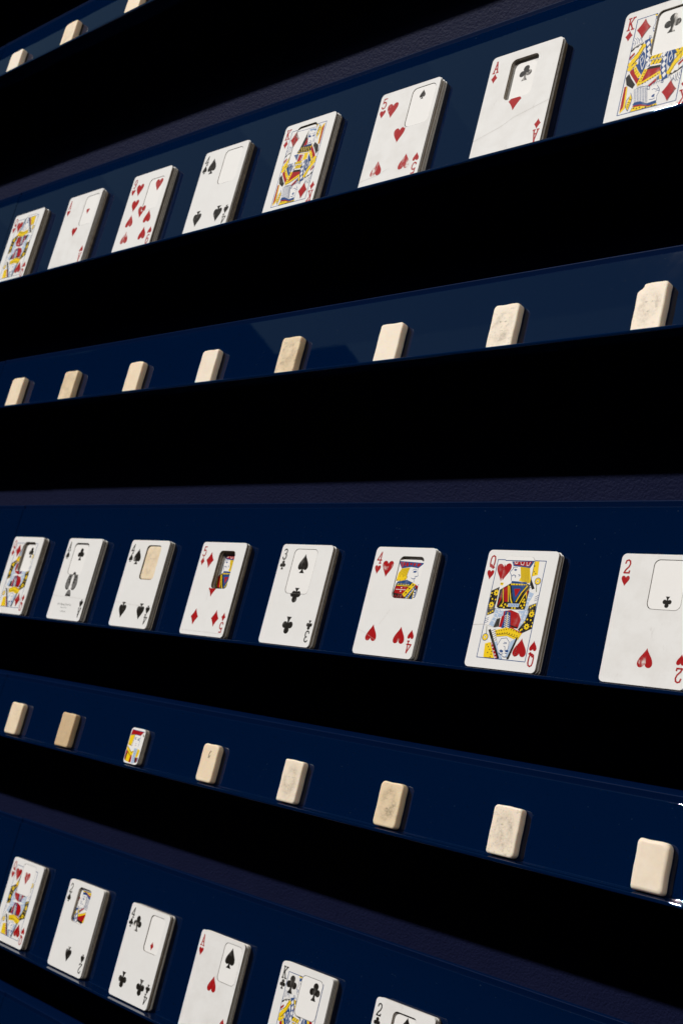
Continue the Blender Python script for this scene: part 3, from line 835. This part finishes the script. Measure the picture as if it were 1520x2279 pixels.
GLYPH = {
 'A': [[(.0, 0), (.30, 0)], [(.58, 0), (.90, 0)], [(.12, 0), (.45, 1), (.76, 0)], [(.25, .36), (.65, .36)], [(.35, 1), (.48, 1)]],
 'K': [[(0, 0), (.36, 0)], [(0, 1), (.36, 1)], [(.18, 0), (.18, 1)], [(.78, 1), (.20, .42)], [(.36, .58), (.78, 0)], [(.60, 1), (.94, 1)], [(.62, 0), (.96, 0)]],
 'Q': [[(.45, 1), (.20, .92), (.10, .72), (.10, .34), (.20, .12), (.45, .04), (.70, .12), (.80, .34), (.80, .72), (.70, .92), (.45, 1)], [(.18, .10), (.34, .26), (.52, .14), (.70, -.04), (.90, .06)]],
 'J': [[(.30, 1), (.80, 1)], [(.56, 1), (.56, .22), (.44, .04), (.22, .04), (.10, .22)]],
 '2': [[(.10, .74), (.20, .94), (.45, 1), (.70, .92), (.78, .72), (.66, .50), (.30, .26), (.10, .03), (.80, .03), (.82, .18)]],
 '3': [[(.12, .86), (.26, .98), (.50, 1), (.72, .90), (.76, .72), (.62, .56), (.40, .54)], [(.62, .54), (.78, .40), (.78, .20), (.62, .04), (.38, 0), (.18, .06), (.10, .20)]],
 '4': [[(.66, 0), (.66, 1), (.06, .28), (.88, .28)], [(.50, 0), (.84, 0)]],
 '5': [[(.74, .97), (.22, .97), (.16, .54), (.40, .64), (.64, .60), (.78, .44), (.78, .24), (.62, .05), (.36, 0), (.14, .08), (.10, .18)]],
 '9': [[(.78, .70), (.68, .46), (.42, .40), (.18, .50), (.12, .72), (.24, .93), (.46, 1), (.68, .93), (.78, .70), (.76, .40), (.62, .10), (.36, 0), (.16, .08)]],
}
STEP = .010
class Print:
    """collects inked polygons; later ones lie a hair above earlier ones they overlap"""
    def __init__(s): s.items = []
    def poly(s, pts, ink, region=None, holes=None):
        rects = [region or (0, 0, CW, CH)]
        if holes:
            x0, y0, x1, y1 = holes; a = rects[0]
            rects = [(a[0], a[1], x0, a[3]), (x1, a[1], a[2], a[3]), (x0, a[1], x1, y0), (x0, y1, x1, a[3])]
        for q in rects:
            if q[2] - q[0] < .05 or q[3] - q[1] < .05: continue
            c = clip(list(pts), *q)
            if len(c) >= 3:
                area = sum(c[i - 1][0] * c[i][1] - c[i][0] * c[i - 1][1] for i in range(len(c))) / 2
                if abs(area) > .004: s.items.append((c if area > 0 else c[::-1], ink))
    def build(s, name, z, parent, inks=None, cx=CW / 2):
        if not s.items: return None
        inks = inks or INKM
        vs, fs, fm, keys, boxes = [], [], [], [], []
        for pts, ink in s.items:
            xs = [p[0] for p in pts]; ys = [p[1] for p in pts]
            bx = (min(xs), min(ys), max(xs), max(ys))
            lv = 1 + max([l for (b, l) in boxes if b[0] < bx[2] and bx[0] < b[2] and b[1] < bx[3] and bx[1] < b[3]] or [0])
            boxes.append((bx, lv))
            if ink not in keys: keys.append(ink)
            b = len(vs); vs += [(p[0] - cx, p[1], z + lv * STEP) for p in pts]
            fs.append(tuple(range(b, b + len(pts)))); fm.append(keys.index(ink))
        return new_obj(name, vs, fs, [inks.get(k, INKM[k]) for k in keys], parent, fm)
def put(shapes, x, y, size, inv=False, w=1.0):
    s = -1 if inv else 1
    return [[(x + px * size * s * w, y + py * size * s) for px, py in sh] for sh in shapes]
def art_items(name, rot=False, suit=None):
    out = []
    for e in ART[name]:
        if e[0] == 'p': out.append((e[2], e[1]))
        elif e[0] == 'l': out += [(q, e[1]) for q in stroke(e[3], e[2])]
        elif e[0] == 'd': out.append((disc(e[3][0], e[3][1], e[2], n=10), e[1]))
        elif e[0] == 'm': x, y = e[4]; out.append(([(x, y + e[3]), (x - e[2], y), (x, y - e[3]), (x + e[2], y)], e[1]))
        elif e[0] == 'f':
            x, y = e[2]; R_ = e[1]
            out.append(([(x + R_ * (1 if i % 2 == 0 else .68) * math.cos(math.pi * i / 8), y + R_ * (1 if i % 2 == 0 else .68) * math.sin(math.pi * i / 8)) for i in range(16)], 'Y'))
            out.append((disc(x, y, R_ * .28, n=8), 'K'))
    if rot: out = [([(CW - x, CH - y) for x, y in p], k) for p, k in out]
    return out
FRAME = (10.0, 7.4, 53.5, 81.5)
def court(kind, suit, hole=None, region=None, frame=True):
    pr = Print(); x0, y0, x1, y1 = FRAME; mid = CH / 2
    reg = region or (0, 0, CW, CH)
    def sub(r):
        return (max(r[0], reg[0]), max(r[1], reg[1]), min(r[2], reg[2]), min(r[3], reg[3]))
    if frame:
        for q in stroke([(x0, y0), (x1, y0), (x1, y1), (x0, y1), (x0, y0)], .55): pr.poly(q, 'B', reg, hole)
    for rot in (False, True):
        half = sub((x0 + .3, y0 + .3, x1 - .3, mid) if not rot else (x0 + .3, mid, x1 - .3, y1 - .3))
        if half[2] <= half[0] or half[3] <= half[1]: continue
        for p, k in art_items(kind, rot): pr.poly(p, k, half, hole)
        sh, ink = SUIT[suit]
        for p in put(sh, x1 - 6.6 if not rot else x0 + 6.6, y0 + 9 if not rot else y1 - 9, 12.6, not rot): pr.poly(p, ink, half, hole)
    return pr

def plate(name, outer, z0, z1, parent, face_m, edge_m, hole=None):
    """a card or bundle of cards, optionally with a cut-out; outer/hole: outlines with equal point counts"""
    k = len(outer); cx = CW / 2
    if not hole:
        vs = [(x - cx, y, z0) for x, y in outer] + [(x - cx, y, z1) for x, y in outer]
        fs = [tuple(range(k, 2 * k)), tuple(reversed(range(k)))] + [(i, (i + 1) % k, k + (i + 1) % k, k + i) for i in range(k)]
        fm = [0, 0] + [1] * k
    else:
        vs = [(x - cx, y, z) for z in (z0, z1) for lp in (outer, hole) for x, y in lp]
        ob, hb, ot, ht = 0, k, 2 * k, 3 * k; fs = []; fm = []
        for i in range(k):
            j = (i + 1) % k
            fs += [(ot + i, ot + j, ht + j, ht + i), (ob + j, ob + i, hb + i, hb + j), (ob + i, ob + j, ot + j, ot + i), (hb + j, hb + i, ht + i, ht + j)]
            fm += [0, 0, 1, 1]
    return new_obj(name, vs, fs, [face_m, edge_m], parent, fm)

def base_empty(name, x, row):
    kind, y0, z0 = ROWS[row]
    e = bpy.data.objects.new(name, None); COL.objects.link(e)
    # stands on the ledge, leaning on the panel
    e.location = (x * MM, (y0 + 7 * CS) * MM - .00025 * CS, EYE + (z0 - 7 * SN) * MM + .00025 * SN + .0003)
    e.rotation_euler = (ROT, 0, 0)
    return e

SIZE = 12.8
def index(parent, rank, suit, z, top=True, bottom=True, inks=None):
    sh, ink = SUIT[suit]
    for inv in ([False] if top else []) + ([True] if bottom else []):
        pr = Print()
        S = (lambda x, y: (CW - x, CH - y)) if inv else (lambda x, y: (x, y))
        for g in GLYPH[rank]:
            for q in stroke([S(2.9 + px * 5.6, 75.0 + py * 9.3) for px, py in g], 1.1): pr.poly(q, ink)
        for p in put(sh, 5.6, 70.0, 6.9): pr.poly([S(*c) for c in p], ink)
        pr.build('corner_index', z, parent, inks)
def pip(parent, suit, x, y, z, size=SIZE, inv=False, region=None, hole=None, worn=False):
    sh, ink = SUIT[suit]; pr = Print()
    for p in put(sh, x, y, size, inv): pr.poly(p, ink, region, hole)
    pr.build('pip', z, parent, {ink: WORN[ink]} if worn else None)

LX, MX, RX, TY, BY = 16.2, 31.4, 46.2, 71.4, 17.0
rng = random.Random(11)
def deck(row, col, dx, hole, depth, label, rank, suit, pips=(), court_kind=None, inset=None, dirty=False, creases=(),
         gap=.32, gap_top=0.0, thick=7.0, inset_rot=0.0, index_top=True, index_bottom=True, twist=0.0, inset_lift=False):
    x = -595.1 - 115.0 * col + dx + CW / 2
    e = base_empty('card_deck', x, row)
    if twist: e.rotation_euler = (ROT, 0, 0); e.rotation_euler.rotate_axis('Z', math.radians(twist))
    tag(e, label, 'card deck', 'cut playing card decks on the shelves')
    face = M_DIRTY if dirty else M_PAPER
    H = rrect(hole[0], hole[1], hole[2], hole[3], 4.3)
    zt = thick
    top = plate('top_card', rrect(0, 0, CW, CH, 3.4), zt - .32, zt, e, face, M_EDGEW, H)
    z = zt - .34
    # bundles of cards below, each a little out of line; single cards stick out here and there
    k = 0
    while z > .05:
        thin = k % 2 == 1 and rng.random() < .55
        t = .26 if thin else rng.uniform(.55, 1.15)
        t = min(t, z)
        if z - t < .35: t = z
        ox, oy = (rng.uniform(.1, .5), rng.uniform(-.1, .3)) if thin else (rng.uniform(-.7, .1), rng.uniform(-.4, .05))
        through = z > zt - max(depth, 1.6) - (.02 if depth > 1.6 else 1.2)
        out = rrect(ox, max(oy, 0), CW + ox, CH + oy, 3.4 if not thin else 3.2)
        g = rng.uniform(-.12, .12)
        hh = rrect(hole[0] + g, hole[1] + g, hole[2] + g, hole[3] + g, 4.3) if through else None
        plate('loose_card' if thin else 'card_bundle', out, max(z - t, 0), z, e, M_PAPER, M_EDGEW if thin else (M_EDGE if rng.random() < .45 else M_EDGE2), hh)
        z -= t + .02; k += 1
    zp = zt + .012
    if rank: index(top, rank, suit, zp, index_top, index_bottom)
    for p in pips:
        pip(top, suit, p[0], p[1], zp, p[3] if len(p) > 3 else SIZE, p[2] if len(p) > 2 else False, None, hole, len(p) > 4 and p[4])
    if court_kind: court(court_kind, suit, hole).build('court_figure', zp, top)
    if creases:
        pr = Print()
        for cpts, w in creases:
            for q in stroke(cpts, w): pr.poly(q, 'D', None, hole)
        pr.build('crease', zp + .1, top)
    # the piece lying in the cut-out
    if inset is not None:
        zi = zt - depth
        ir = (hole[0] + gap, hole[1] + gap, hole[2] - gap, hole[3] - gap - gap_top)
        lo = max(zi - .45, .0)
        ins = plate('inset_card', rrect(*ir, 4.1), lo, zi, e, M_INSET, M_EDGE2)
        reg = (ir[0] + .05, ir[1] + .05, ir[2] - .05, ir[3] - .05)
        for it in inset:
            if it[0] == 'pip': pip(ins, it[1], it[2], it[3], zi + .012, it[4] if len(it) > 4 else SIZE, it[5] if len(it) > 5 else False, reg, None, len(it) > 6 and it[6])
            elif it[0] == 'court': court(it[1], it[2], None, reg).build('court_figure', zi + .012, ins)
            elif it[0] == 'art':
                pr = Print()
                for p, kk in art_items(it[1]): pr.poly([(a + it[2], b + it[3]) for a, b in p], kk, reg)
                pr.build('court_figure', zi + .012, ins)
    return e, top

deck(2, 6, -2.5, (27, 48, 51, 84), .12, 'queen of hearts deck with flush inset, beside the tiny-heart ace of hearts deck', 'Q', 'H', court_kind='queen', inset=[('court', 'queen', 'H')], dirty=True)
deck(2, 5, -3.0, (35, 49, 59.6, 84), .3, 'ace of hearts deck with a tiny red heart on its inset', 'A', 'H', [(30.5, 43.5, False, 10.2)], inset=[('pip', 'H', 45, 65.5, 6.0)], gap=.4, dirty=True)
deck(2, 4, 1.9, (31, 44, 55.8, 79.4), .35, 'nine of hearts deck, its cut crossing the middle heart', '9', 'H',
     [(LX, TY), (LX, 53.5), (MX, 44.4), (LX, 35.4, True), (LX, BY, True, SIZE, True), (RX, 35.4, True), (RX, BY, True)],
     inset=[('pip', 'H', 48, 71.2), ('pip', 'H', MX, 44.4)], gap=.42)
deck(2, 3, 2.8, (31.5, 49, 57, 84.3), .35, 'four of spades deck with a blank white inset', '4', 'S', [(LX, TY, False, SIZE, True), (LX, BY, True), (RX, BY, True)], inset=[], gap=.42)
deck(2, 2, 1.2, (16.5, 47.5, 42, 84.3), .4, 'king of diamonds deck with a lady face and chequered collar in its cut-out', 'K', 'D', court_kind='king', inset=[('art', 'lady_face', 0, 0), ('pip', 'D', 16.6, 72.4, 12.6)], gap_top=1.7)
deck(2, 1, 2.7, (35, 50, 59.8, 85), .4, 'five of hearts deck, scuffed, with a small black spade on its inset', '5', 'H',
     [(LX, TY, False, SIZE, True), (MX, 45.2), (LX, BY, True, SIZE, True), (RX, BY, True, SIZE, True)], inset=[('pip', 'S', 46.8, 77.3, 6.6)], gap=.42, dirty=True,
     creases=[([(0, 9), (18, 11), (30, 15)], .14)])
deck(2, 0, 2.2, (19.5, 47, 44.5, 81.5), 3.2, 'ace of diamonds deck, deep cut-out with a rubbed black club', 'A', 'D', [(31.4, 45, False, 14)],
     inset=[('pip', 'C', 32.4, 69.6, 11, False, True), ('pip', 'C', 32.6, 43.4, 11)], gap=.1, dirty=True, creases=[([(0, 18), (24, 25), (34, 30), (63, 37)], .16)])
deck(2, -1, 2.6, (25.5, 47.6, 50.6, 82.8), 1.3, 'king of diamonds deck with a large scratched black club on its white inset', 'K', 'D', court_kind='king',
     inset=[('pip', 'C', 38, 71.2, 12.5, False, True)], gap=.4, dirty=True)

deck(4, 6, -2.6, (25, 49, 49.6, 83.2), 3.2, 'queen of diamonds deck with a deep cut-out showing a black club', 'Q', 'D', court_kind='queen', inset=[('pip', 'C', 40, 72, 10)], dirty=True, gap=.1)
e45, t45 = deck(4, 5, -2.2, (14.5, 49, 41, 84), .4, 'ace of spades deck with an ornate half spade and maker lettering', 'A', 'S', [], inset=[('pip', 'C', 29.8, 71.7, 11.4), ('pip', 'C', 28.6, 45.5, 11.4)], gap_top=1.6, creases=[([(0, 25), (63, 24)], .12)])
deck(4, 4, -.4, (28, 48.6, 51.8, 84), 5.2, 'four of spades deck with a bone tile set into it', '4', 'S', [(LX, TY, False, SIZE, True), (LX, BY, True), (RX, BY, True)], inset=None, creases=[([(0, 24), (45, 22)], .12)])
deck(4, 3, .6, (27.5, 44.6, 50.5, 81), 5.4, 'five of diamonds deck with the deepest cut-out and a jack at its bottom', '5', 'D', [(LX, TY), (MX, 44.4), (LX, BY, True), (RX, BY, True)],
     inset=[('art', 'jack_left', 6.5, -2.5)], gap=.05, creases=[([(26, 45), (27, 32)], .12), ([(0, 3.8), (63, 3.4)], .1)])
deck(4, 2, -1.4, (16.6, 44.8, 46.0, 85), .25, 'three of clubs deck with a large black spade on its inset', '3', 'C', [(MX, 44.4, True), (MX, BY, True)],
     inset=[('pip', 'S', 31.6, 71.4, 13.4), ('pip', 'S', 31.6, 43.0, 12, True)], gap=.4)
deck(4, 1, -1.6, (27.5, 47, 53.6, 81.6), .6, 'four of hearts deck with a moustached jack in profile in its cut-out', '4', 'H', [(LX, TY, False, SIZE, True), (LX, BY, True), (RX, BY, True, SIZE, True)],
     inset=[('art', 'jack_right', 1.6, -.6)], gap_top=2.4, gap=.2, creases=[([(0, 20), (10, 17), (22, 12)], .14), ([(30, 38), (22, 25)], .1)])
deck(4, 0, -.6, (17, 44.6, 43.8, 84.4), -.35, 'queen of hearts deck with a raised jack inset beside her heart', 'Q', 'H', court_kind='queen',
     inset=[('art', 'jack_left', 0, 0), ('pip', 'H', 18.4, 73, 12.6)], gap=.15, creases=[([(0, 31), (9, 32), (22, 30)], .2)])
deck(4, -1, .3, (25.4, 51, 50.6, 85.4), .3, 'two of hearts deck with an upside-down club low on its inset', '2', 'H', [(MX + .8, 17.6, True, 12.4, True)],
     inset=[('pip', 'C', 40, 56.4, 6.6, True)], gap=.42, dirty=True)

deck(6, 6, -.4, (22.6, 53.2, 49, 86), .1, 'queen of hearts deck with a chipped red heart on its inset', 'Q', 'H', court_kind='queen', inset=[('pip', 'H', 35, 71.7, 12.5, False, True)], thick=7.4)
deck(6, 5, 2.5, (19, 48.6, 42.6, 84), 2.6, 'two of spades deck with a crowned profile deep in its cut-out', '2', 'S', [(MX, 17.4, True, 12, True)], inset=[('court', 'king', 'D')], gap=.1, thick=7.4)
deck(6, 4, 1.8, (34.4, 49.6, 57.6, 84.4), .8, 'four of clubs deck with one small red diamond on its inset', '4', 'C', [(LX, TY, False, SIZE, True), (LX, BY, True), (RX, BY, True)], inset=[('pip', 'D', 46, 56.4, 6.6)], gap=.4, thick=7.4)
deck(6, 3, 0, (36, 51, 60.6, 85.6), .3, 'ace of hearts deck with a large black spade on its inset', 'A', 'H', [(32.4, 46, True, 13)], inset=[('pip', 'S', 47.4, 73, 14)], gap=.4, dirty=True, thick=7.4)
deck(6, 2, -.2, (27, 50, 53, 83.6), .1, 'king of clubs deck with a big black club on its blank inset', 'K', 'C', court_kind='king', inset=[('pip', 'C', 45.4, 73.6, 12.5)], gap=.4, thick=7.4)
deck(6, 1, -1.0, (20.2, 48, 46, 83.2), 2.0, 'two of clubs deck with a black spade in its sunken cut-out', '2', 'C', [(MX, 17.4, True, 12)], inset=[('pip', 'S', 34.4, 72, 14)], gap=.1, dirty=True, thick=7.4)

# the ace of spades' engraved spade and its lettering
hole = (14.5, 49, 41, 84); pr = Print()
for p in put(spade(), 28.6, 44, 31, w=.74): pr.poly(p, 'K', None, hole)
for p in put(spade(), 28.6, 44.1, 28, w=.74): pr.poly(p, 'A', None, hole)
for p in [disc(28.6, 42, 2.0, 7), disc(28.6, 35, 2.6, 3)]: pr.poly(p, 'W', None, hole)
for x in (23.2, 34.0):
    for y in (46.5, 43.5, 40.5): pr.poly(disc(x + (1.0 if x < 28 else -1.0) * (46.5 - y) * .2, y, 1.7, 1.1), 'K', None, hole)
pr.build('engraved_spade', 7.012, t45)
def lettering(text, x, y, h, parent, z):
    cu = bpy.data.curves.new('lettering', 'FONT'); cu.body = text; cu.size = h * MM; cu.align_x = 'CENTER'; cu.resolution_u = 2
    tmp = bpy.data.objects.new('lettering', cu); COL.objects.link(tmp)
    me = bpy.data.meshes.new_from_object(tmp.evaluated_get(bpy.context.evaluated_depsgraph_get()))
    bpy.data.objects.remove(tmp)
    me.materials.clear(); me.materials.append(INKM['K'])
    o = bpy.data.objects.new('lettering', me); COL.objects.link(o); o.parent = parent
    o.location = ((x - CW / 2) * MM, y * MM, z * MM)
lettering('U.S. Playing Card Co.', 27.6, 15.4, 3.1, t45, 7.02)
lettering('Made in U.S.A.', 27.6, 12.4, 2.0, t45, 7.02)
lettering('CINCINNATI', 28.6, 8.2, 1.9, t45, 7.02)

# ------------------------------------------------------------------ bone tiles
def tile_mesh(name, w, h, rads, mt, seed, d=6.6, notch=False, soft=1.0):
    rg = random.Random(seed)
    # outline, corner radii: top right, top left, bottom left, bottom right
    pts = []
    for (cx, cy, a0, R_) in ((w / 2 - rads[0], h - rads[0], 0, rads[0]), (-w / 2 + rads[1], h - rads[1], 90, rads[1]),
                             (-w / 2 + rads[2], rads[2], 180, rads[2]), (w / 2 - rads[3], rads[3], 270, rads[3])):
        if notch and a0 == 90:
            pts += [(-w / 2 + 6.2, h - .3), (-w / 2 + 4.6, h - .6), (-w / 2 + 4.3, h - 2.2), (-w / 2 + 3.3, h - 3.6), (-w / 2 + 1.2, h - 5.0), (-w / 2 + .2, h - 6.4), (-w / 2, h - 8)]
            continue
        for i in range(8):
            a = math.radians(a0 + 90 * i / 7); pts.append((cx + R_ * math.cos(a), cy + R_ * math.sin(a)))
    # extra points along the long sides so that they can wander
    full = []
    for i in range(len(pts)):
        a, b = pts[i], pts[(i + 1) % len(pts)]; full.append(a)
        l = math.hypot(b[0] - a[0], b[1] - a[1])
        if l > 4:
            kk = int(l / 3)
            for j in range(1, kk): full.append((a[0] + (b[0] - a[0]) * j / kk, a[1] + (b[1] - a[1]) * j / kk))
    ph = [rg.uniform(0, 6.28) for _ in range(4)]
    full = [(x + .13 * math.sin(y * .33 + ph[0]) + .06 * math.sin(y * .9 + ph[1]), y + (.18 * math.sin(x * .4 + ph[2]) if y > 4 else 0)) for x, y in full]
    ymin = min(y for x, y in full); full = [(x, y - ymin) for x, y in full]
    k = len(full); cx, cy = 0, h / 2
    prof = [(0, 1.0), (.35, .35), (1.0, .05), (d * .5, 0), (d - 1.6 * soft, .08), (d - .8 * soft, .4 * soft), (d - .25 * soft, 1.0 * soft), (d, 2.1 * soft)]
    vs = []
    for z, ins in prof:
        for x, y in full:
            l = math.hypot(x - cx, (y - cy))
            sx = (w / 2 - ins) / (w / 2); sy = (h / 2 - ins) / (h / 2)
            vs.append((x * sx, cy + (y - cy) * sy, z))
    fs = [tuple(reversed(range(k)))]
    for j in range(len(prof) - 1):
        fs += [(j * k + i, j * k + (i + 1) % k, (j + 1) * k + (i + 1) % k, (j + 1) * k + i) for i in range(k)]
    b = (len(prof) - 1) * k; fs.append(tuple(range(b, b + k)))
    o = new_obj(name, vs, fs, [mt], None, None, True)
    o.data.polygons[len(fs) - 1].use_smooth = False
    return o
CREAM = (.84, .685, .495); PALE = (.86, .745, .605); TAN = (.62, .45, .27); IVORY = (.78, .62, .42)
bones = [
 # row, col, x offset of left edge, width, height, radii, tone, stain, speck, portrait, label
 (1, 6, 23.3, 25, 33, (3.5, 4, 2.5, 2.5), PALE, .10, .05, 0, 'plain pale bone tile at the end of the topmost shelf'),
 (1, 5, 19.5, 23.5, 34.5, (3, 5, 2.5, 2.5), CREAM, .22, .15, .35, 'cream bone tile with a faint ringed face, topmost shelf'),
 (1, 4, 22.0, 25, 35, (3, 3, 2.5, 2.5), CREAM, .15, .05, 0, 'plain cream bone tile cut off by the top of the picture'),
 (3, 6, 26.5, 25, 34.8, (3.0, 4, 2, 2), CREAM, .18, .05, .1, 'smooth cream bone tile beside the shelf seam under the hearts queen deck'),
 (3, 5, 20.5, 24.4, 33.6, (3.2, 2.6, 2, 2), IVORY, .5, .45, .4, 'yellowed bone tile with a dark outlined edge, below the ace of hearts deck'),
 (3, 4, 23.4, 23.2, 33.2, (3.6, 4, 2, 2), CREAM, .16, .04, 0, 'plain cream bone tile below the nine of hearts deck'),
 (3, 3, 24.3, 23.2, 34, (2.2, 3, 2, 2), PALE, .16, .02, 0, 'plain pinkish bone tile below the four of spades deck with blank inset'),
 (3, 2, 19.2, 24.2, 35, (3.2, 3.2, 2, 2), IVORY, .5, .8, .6, 'dark mottled yellow-brown bone tile below the lady-faced king deck'),
 (3, 1, 21.2, 24.2, 33.6, (3.4, 1.8, 2, 2), PALE, .12, 0, 0, 'plain clean pale bone tile below the five of hearts deck'),
 (3, 0, 19.3, 23.6, 35.4, (3.6, 3.2, 2, 2), PALE, .14, .45, 1.0, 'pale bone tile with grey smudged eyes, below the ace of diamonds deck'),
 (3, -1, 24.6, 22.4, 35.6, (3.0, 2.0, 2, 2), PALE, .08, .25, 1.0, 'pale bone tile with a chipped corner and a faint drawn face'),
 (5, 6, 27.2, 24.2, 34.6, (3.4, 2.6, 3, 3), CREAM, .25, .22, .2, 'cream bone tile with dark spots near its top, below the queen of diamonds deck'),
 (5, 5, 16.4, 25.4, 35.2, (2.2, 2.6, 2, 2.6), TAN, .35, .18, .35, 'tan brown bone tile below the ace of spades deck'),
 (5, 3, 27.2, 22.4, 34.4, (4.6, 4.2, 3.2, 3.2), CREAM, .14, .08, 0, 'cream bone tile with a black scribble near its top'),
 (5, 2, 23.4, 23.2, 35.8, (3.2, 1.2, 1.6, 3), PALE, .22, .20, .7, 'cream bone tile with a faint face and one square corner'),
 (5, 1, 22.4, 24.0, 34.6, (3.8, 3.8, 3.2, 3.2), IVORY, .15, .2, 1.0, 'bone tile with a brown oval portrait, below the moustached jack deck'),
 (5, 0, 20.6, 25.0, 35.2, (2.6, 3.4, 2.2, 3.6), PALE, .10, .50, .8, 'greyish speckled bone tile below the queen of hearts deck'),
 (5, -1, 24.8, 24.4, 33.2, (4.2, 3.2, 2.6, 2.6), PALE, .22, .03, 0, 'plain blushed bone tile below the two of hearts deck'),
]
def scribble(o, z):
    pr = Print(); rg = random.Random(4)
    for i in range(7):
        a = (rg.uniform(-2.6, -.6) + CW / 2 + 1.5, 25 + rg.uniform(-4, 3)); pr.poly(stroke([a, (a[0] + rg.uniform(.4, 1.6), a[1] + rg.uniform(1, 3.6))], .3)[0], 'K')
    q = pr.build('scribble', z, o)
for i, (rw, c, xo, w, h, rads, tone, st, sp_, po, lab) in enumerate(bones):
    mt = bone_material('bone_%d' % i, tone, st, sp_, po)
    o = tile_mesh('bone_tile', w, h, rads, mt, 50 + i, notch=(rw, c) == (3, -1), soft=.7 if (rw, c) != (5, -1) else 1.25)
    e = base_empty('tmp', -595.1 - 115.0 * c + xo + w / 2, rw)
    o.location = e.location; o.rotation_euler = e.rotation_euler; bpy.data.objects.remove(e)
    tag(o, lab, 'tile', 'bone tiles standing on the shelves')
    if (rw, c) == (5, 3): scribble(o, 6.64)
# the tile that lies in the four of spades deck
mt = bone_material('bone_set_in_deck', CREAM, .35, .5, .8, depth=4.4)
o = tile_mesh('bone_tile', 23.0, 34.6, (4.2, 4.2, 4.0, 4.0), mt, 99, d=4.4, soft=.6)
e = base_empty('tmp', -595.1 - 115.0 * 4 - .4 + CW / 2, 4)
mw = Matrix.Translation(e.location) @ Matrix.Rotation(ROT, 4, 'X') @ Matrix.Translation(((39.9 - CW / 2) * MM, 49.0 * MM, 1.6 * MM))
o.matrix_world = mw; bpy.data.objects.remove(e)
tag(o, 'stained bone tile set into the cut-out of the four of spades deck', 'tile', 'bone tiles standing on the shelves')
# the cut-out stack of card standing among the tiles
pw, phh = 23.0, 34.6
e = base_empty('card_piece', -595.1 - 115.0 * 4 + 26.9 + pw / 2, 5)
tag(e, 'small rounded stack of cut card pieces with a jack face, standing among bone tiles', 'card piece')
sh = lambda k: [(x + CW / 2 - pw / 2, y) for x, y in rrect(0, 0, pw + k, phh, 3.6)]
for j, (z0, z1, k) in enumerate(((0, 1.5, 0), (1.52, 1.8, .25), (1.82, 3.3, -.1), (3.32, 3.6, .2), (3.62, 5.2, 0))):
    plate('loose_piece' if z1 - z0 < .5 else 'piece_bundle', sh(k), z0, z1, e, M_PAPER, M_EDGEW if j % 2 else M_EDGE)
tp = plate('top_piece', sh(.1), 5.22, 5.5, e, M_INSET, M_EDGEW)
pr = Print()
for p, k in art_items('jack_piece'): pr.poly([(a + CW / 2 - pw / 2, b + 1.2) for a, b in p], k, (CW / 2 - pw / 2 + .5, .6, CW / 2 + pw / 2 - .5, 33.5))
pr.build('court_figure', 5.512, tp)
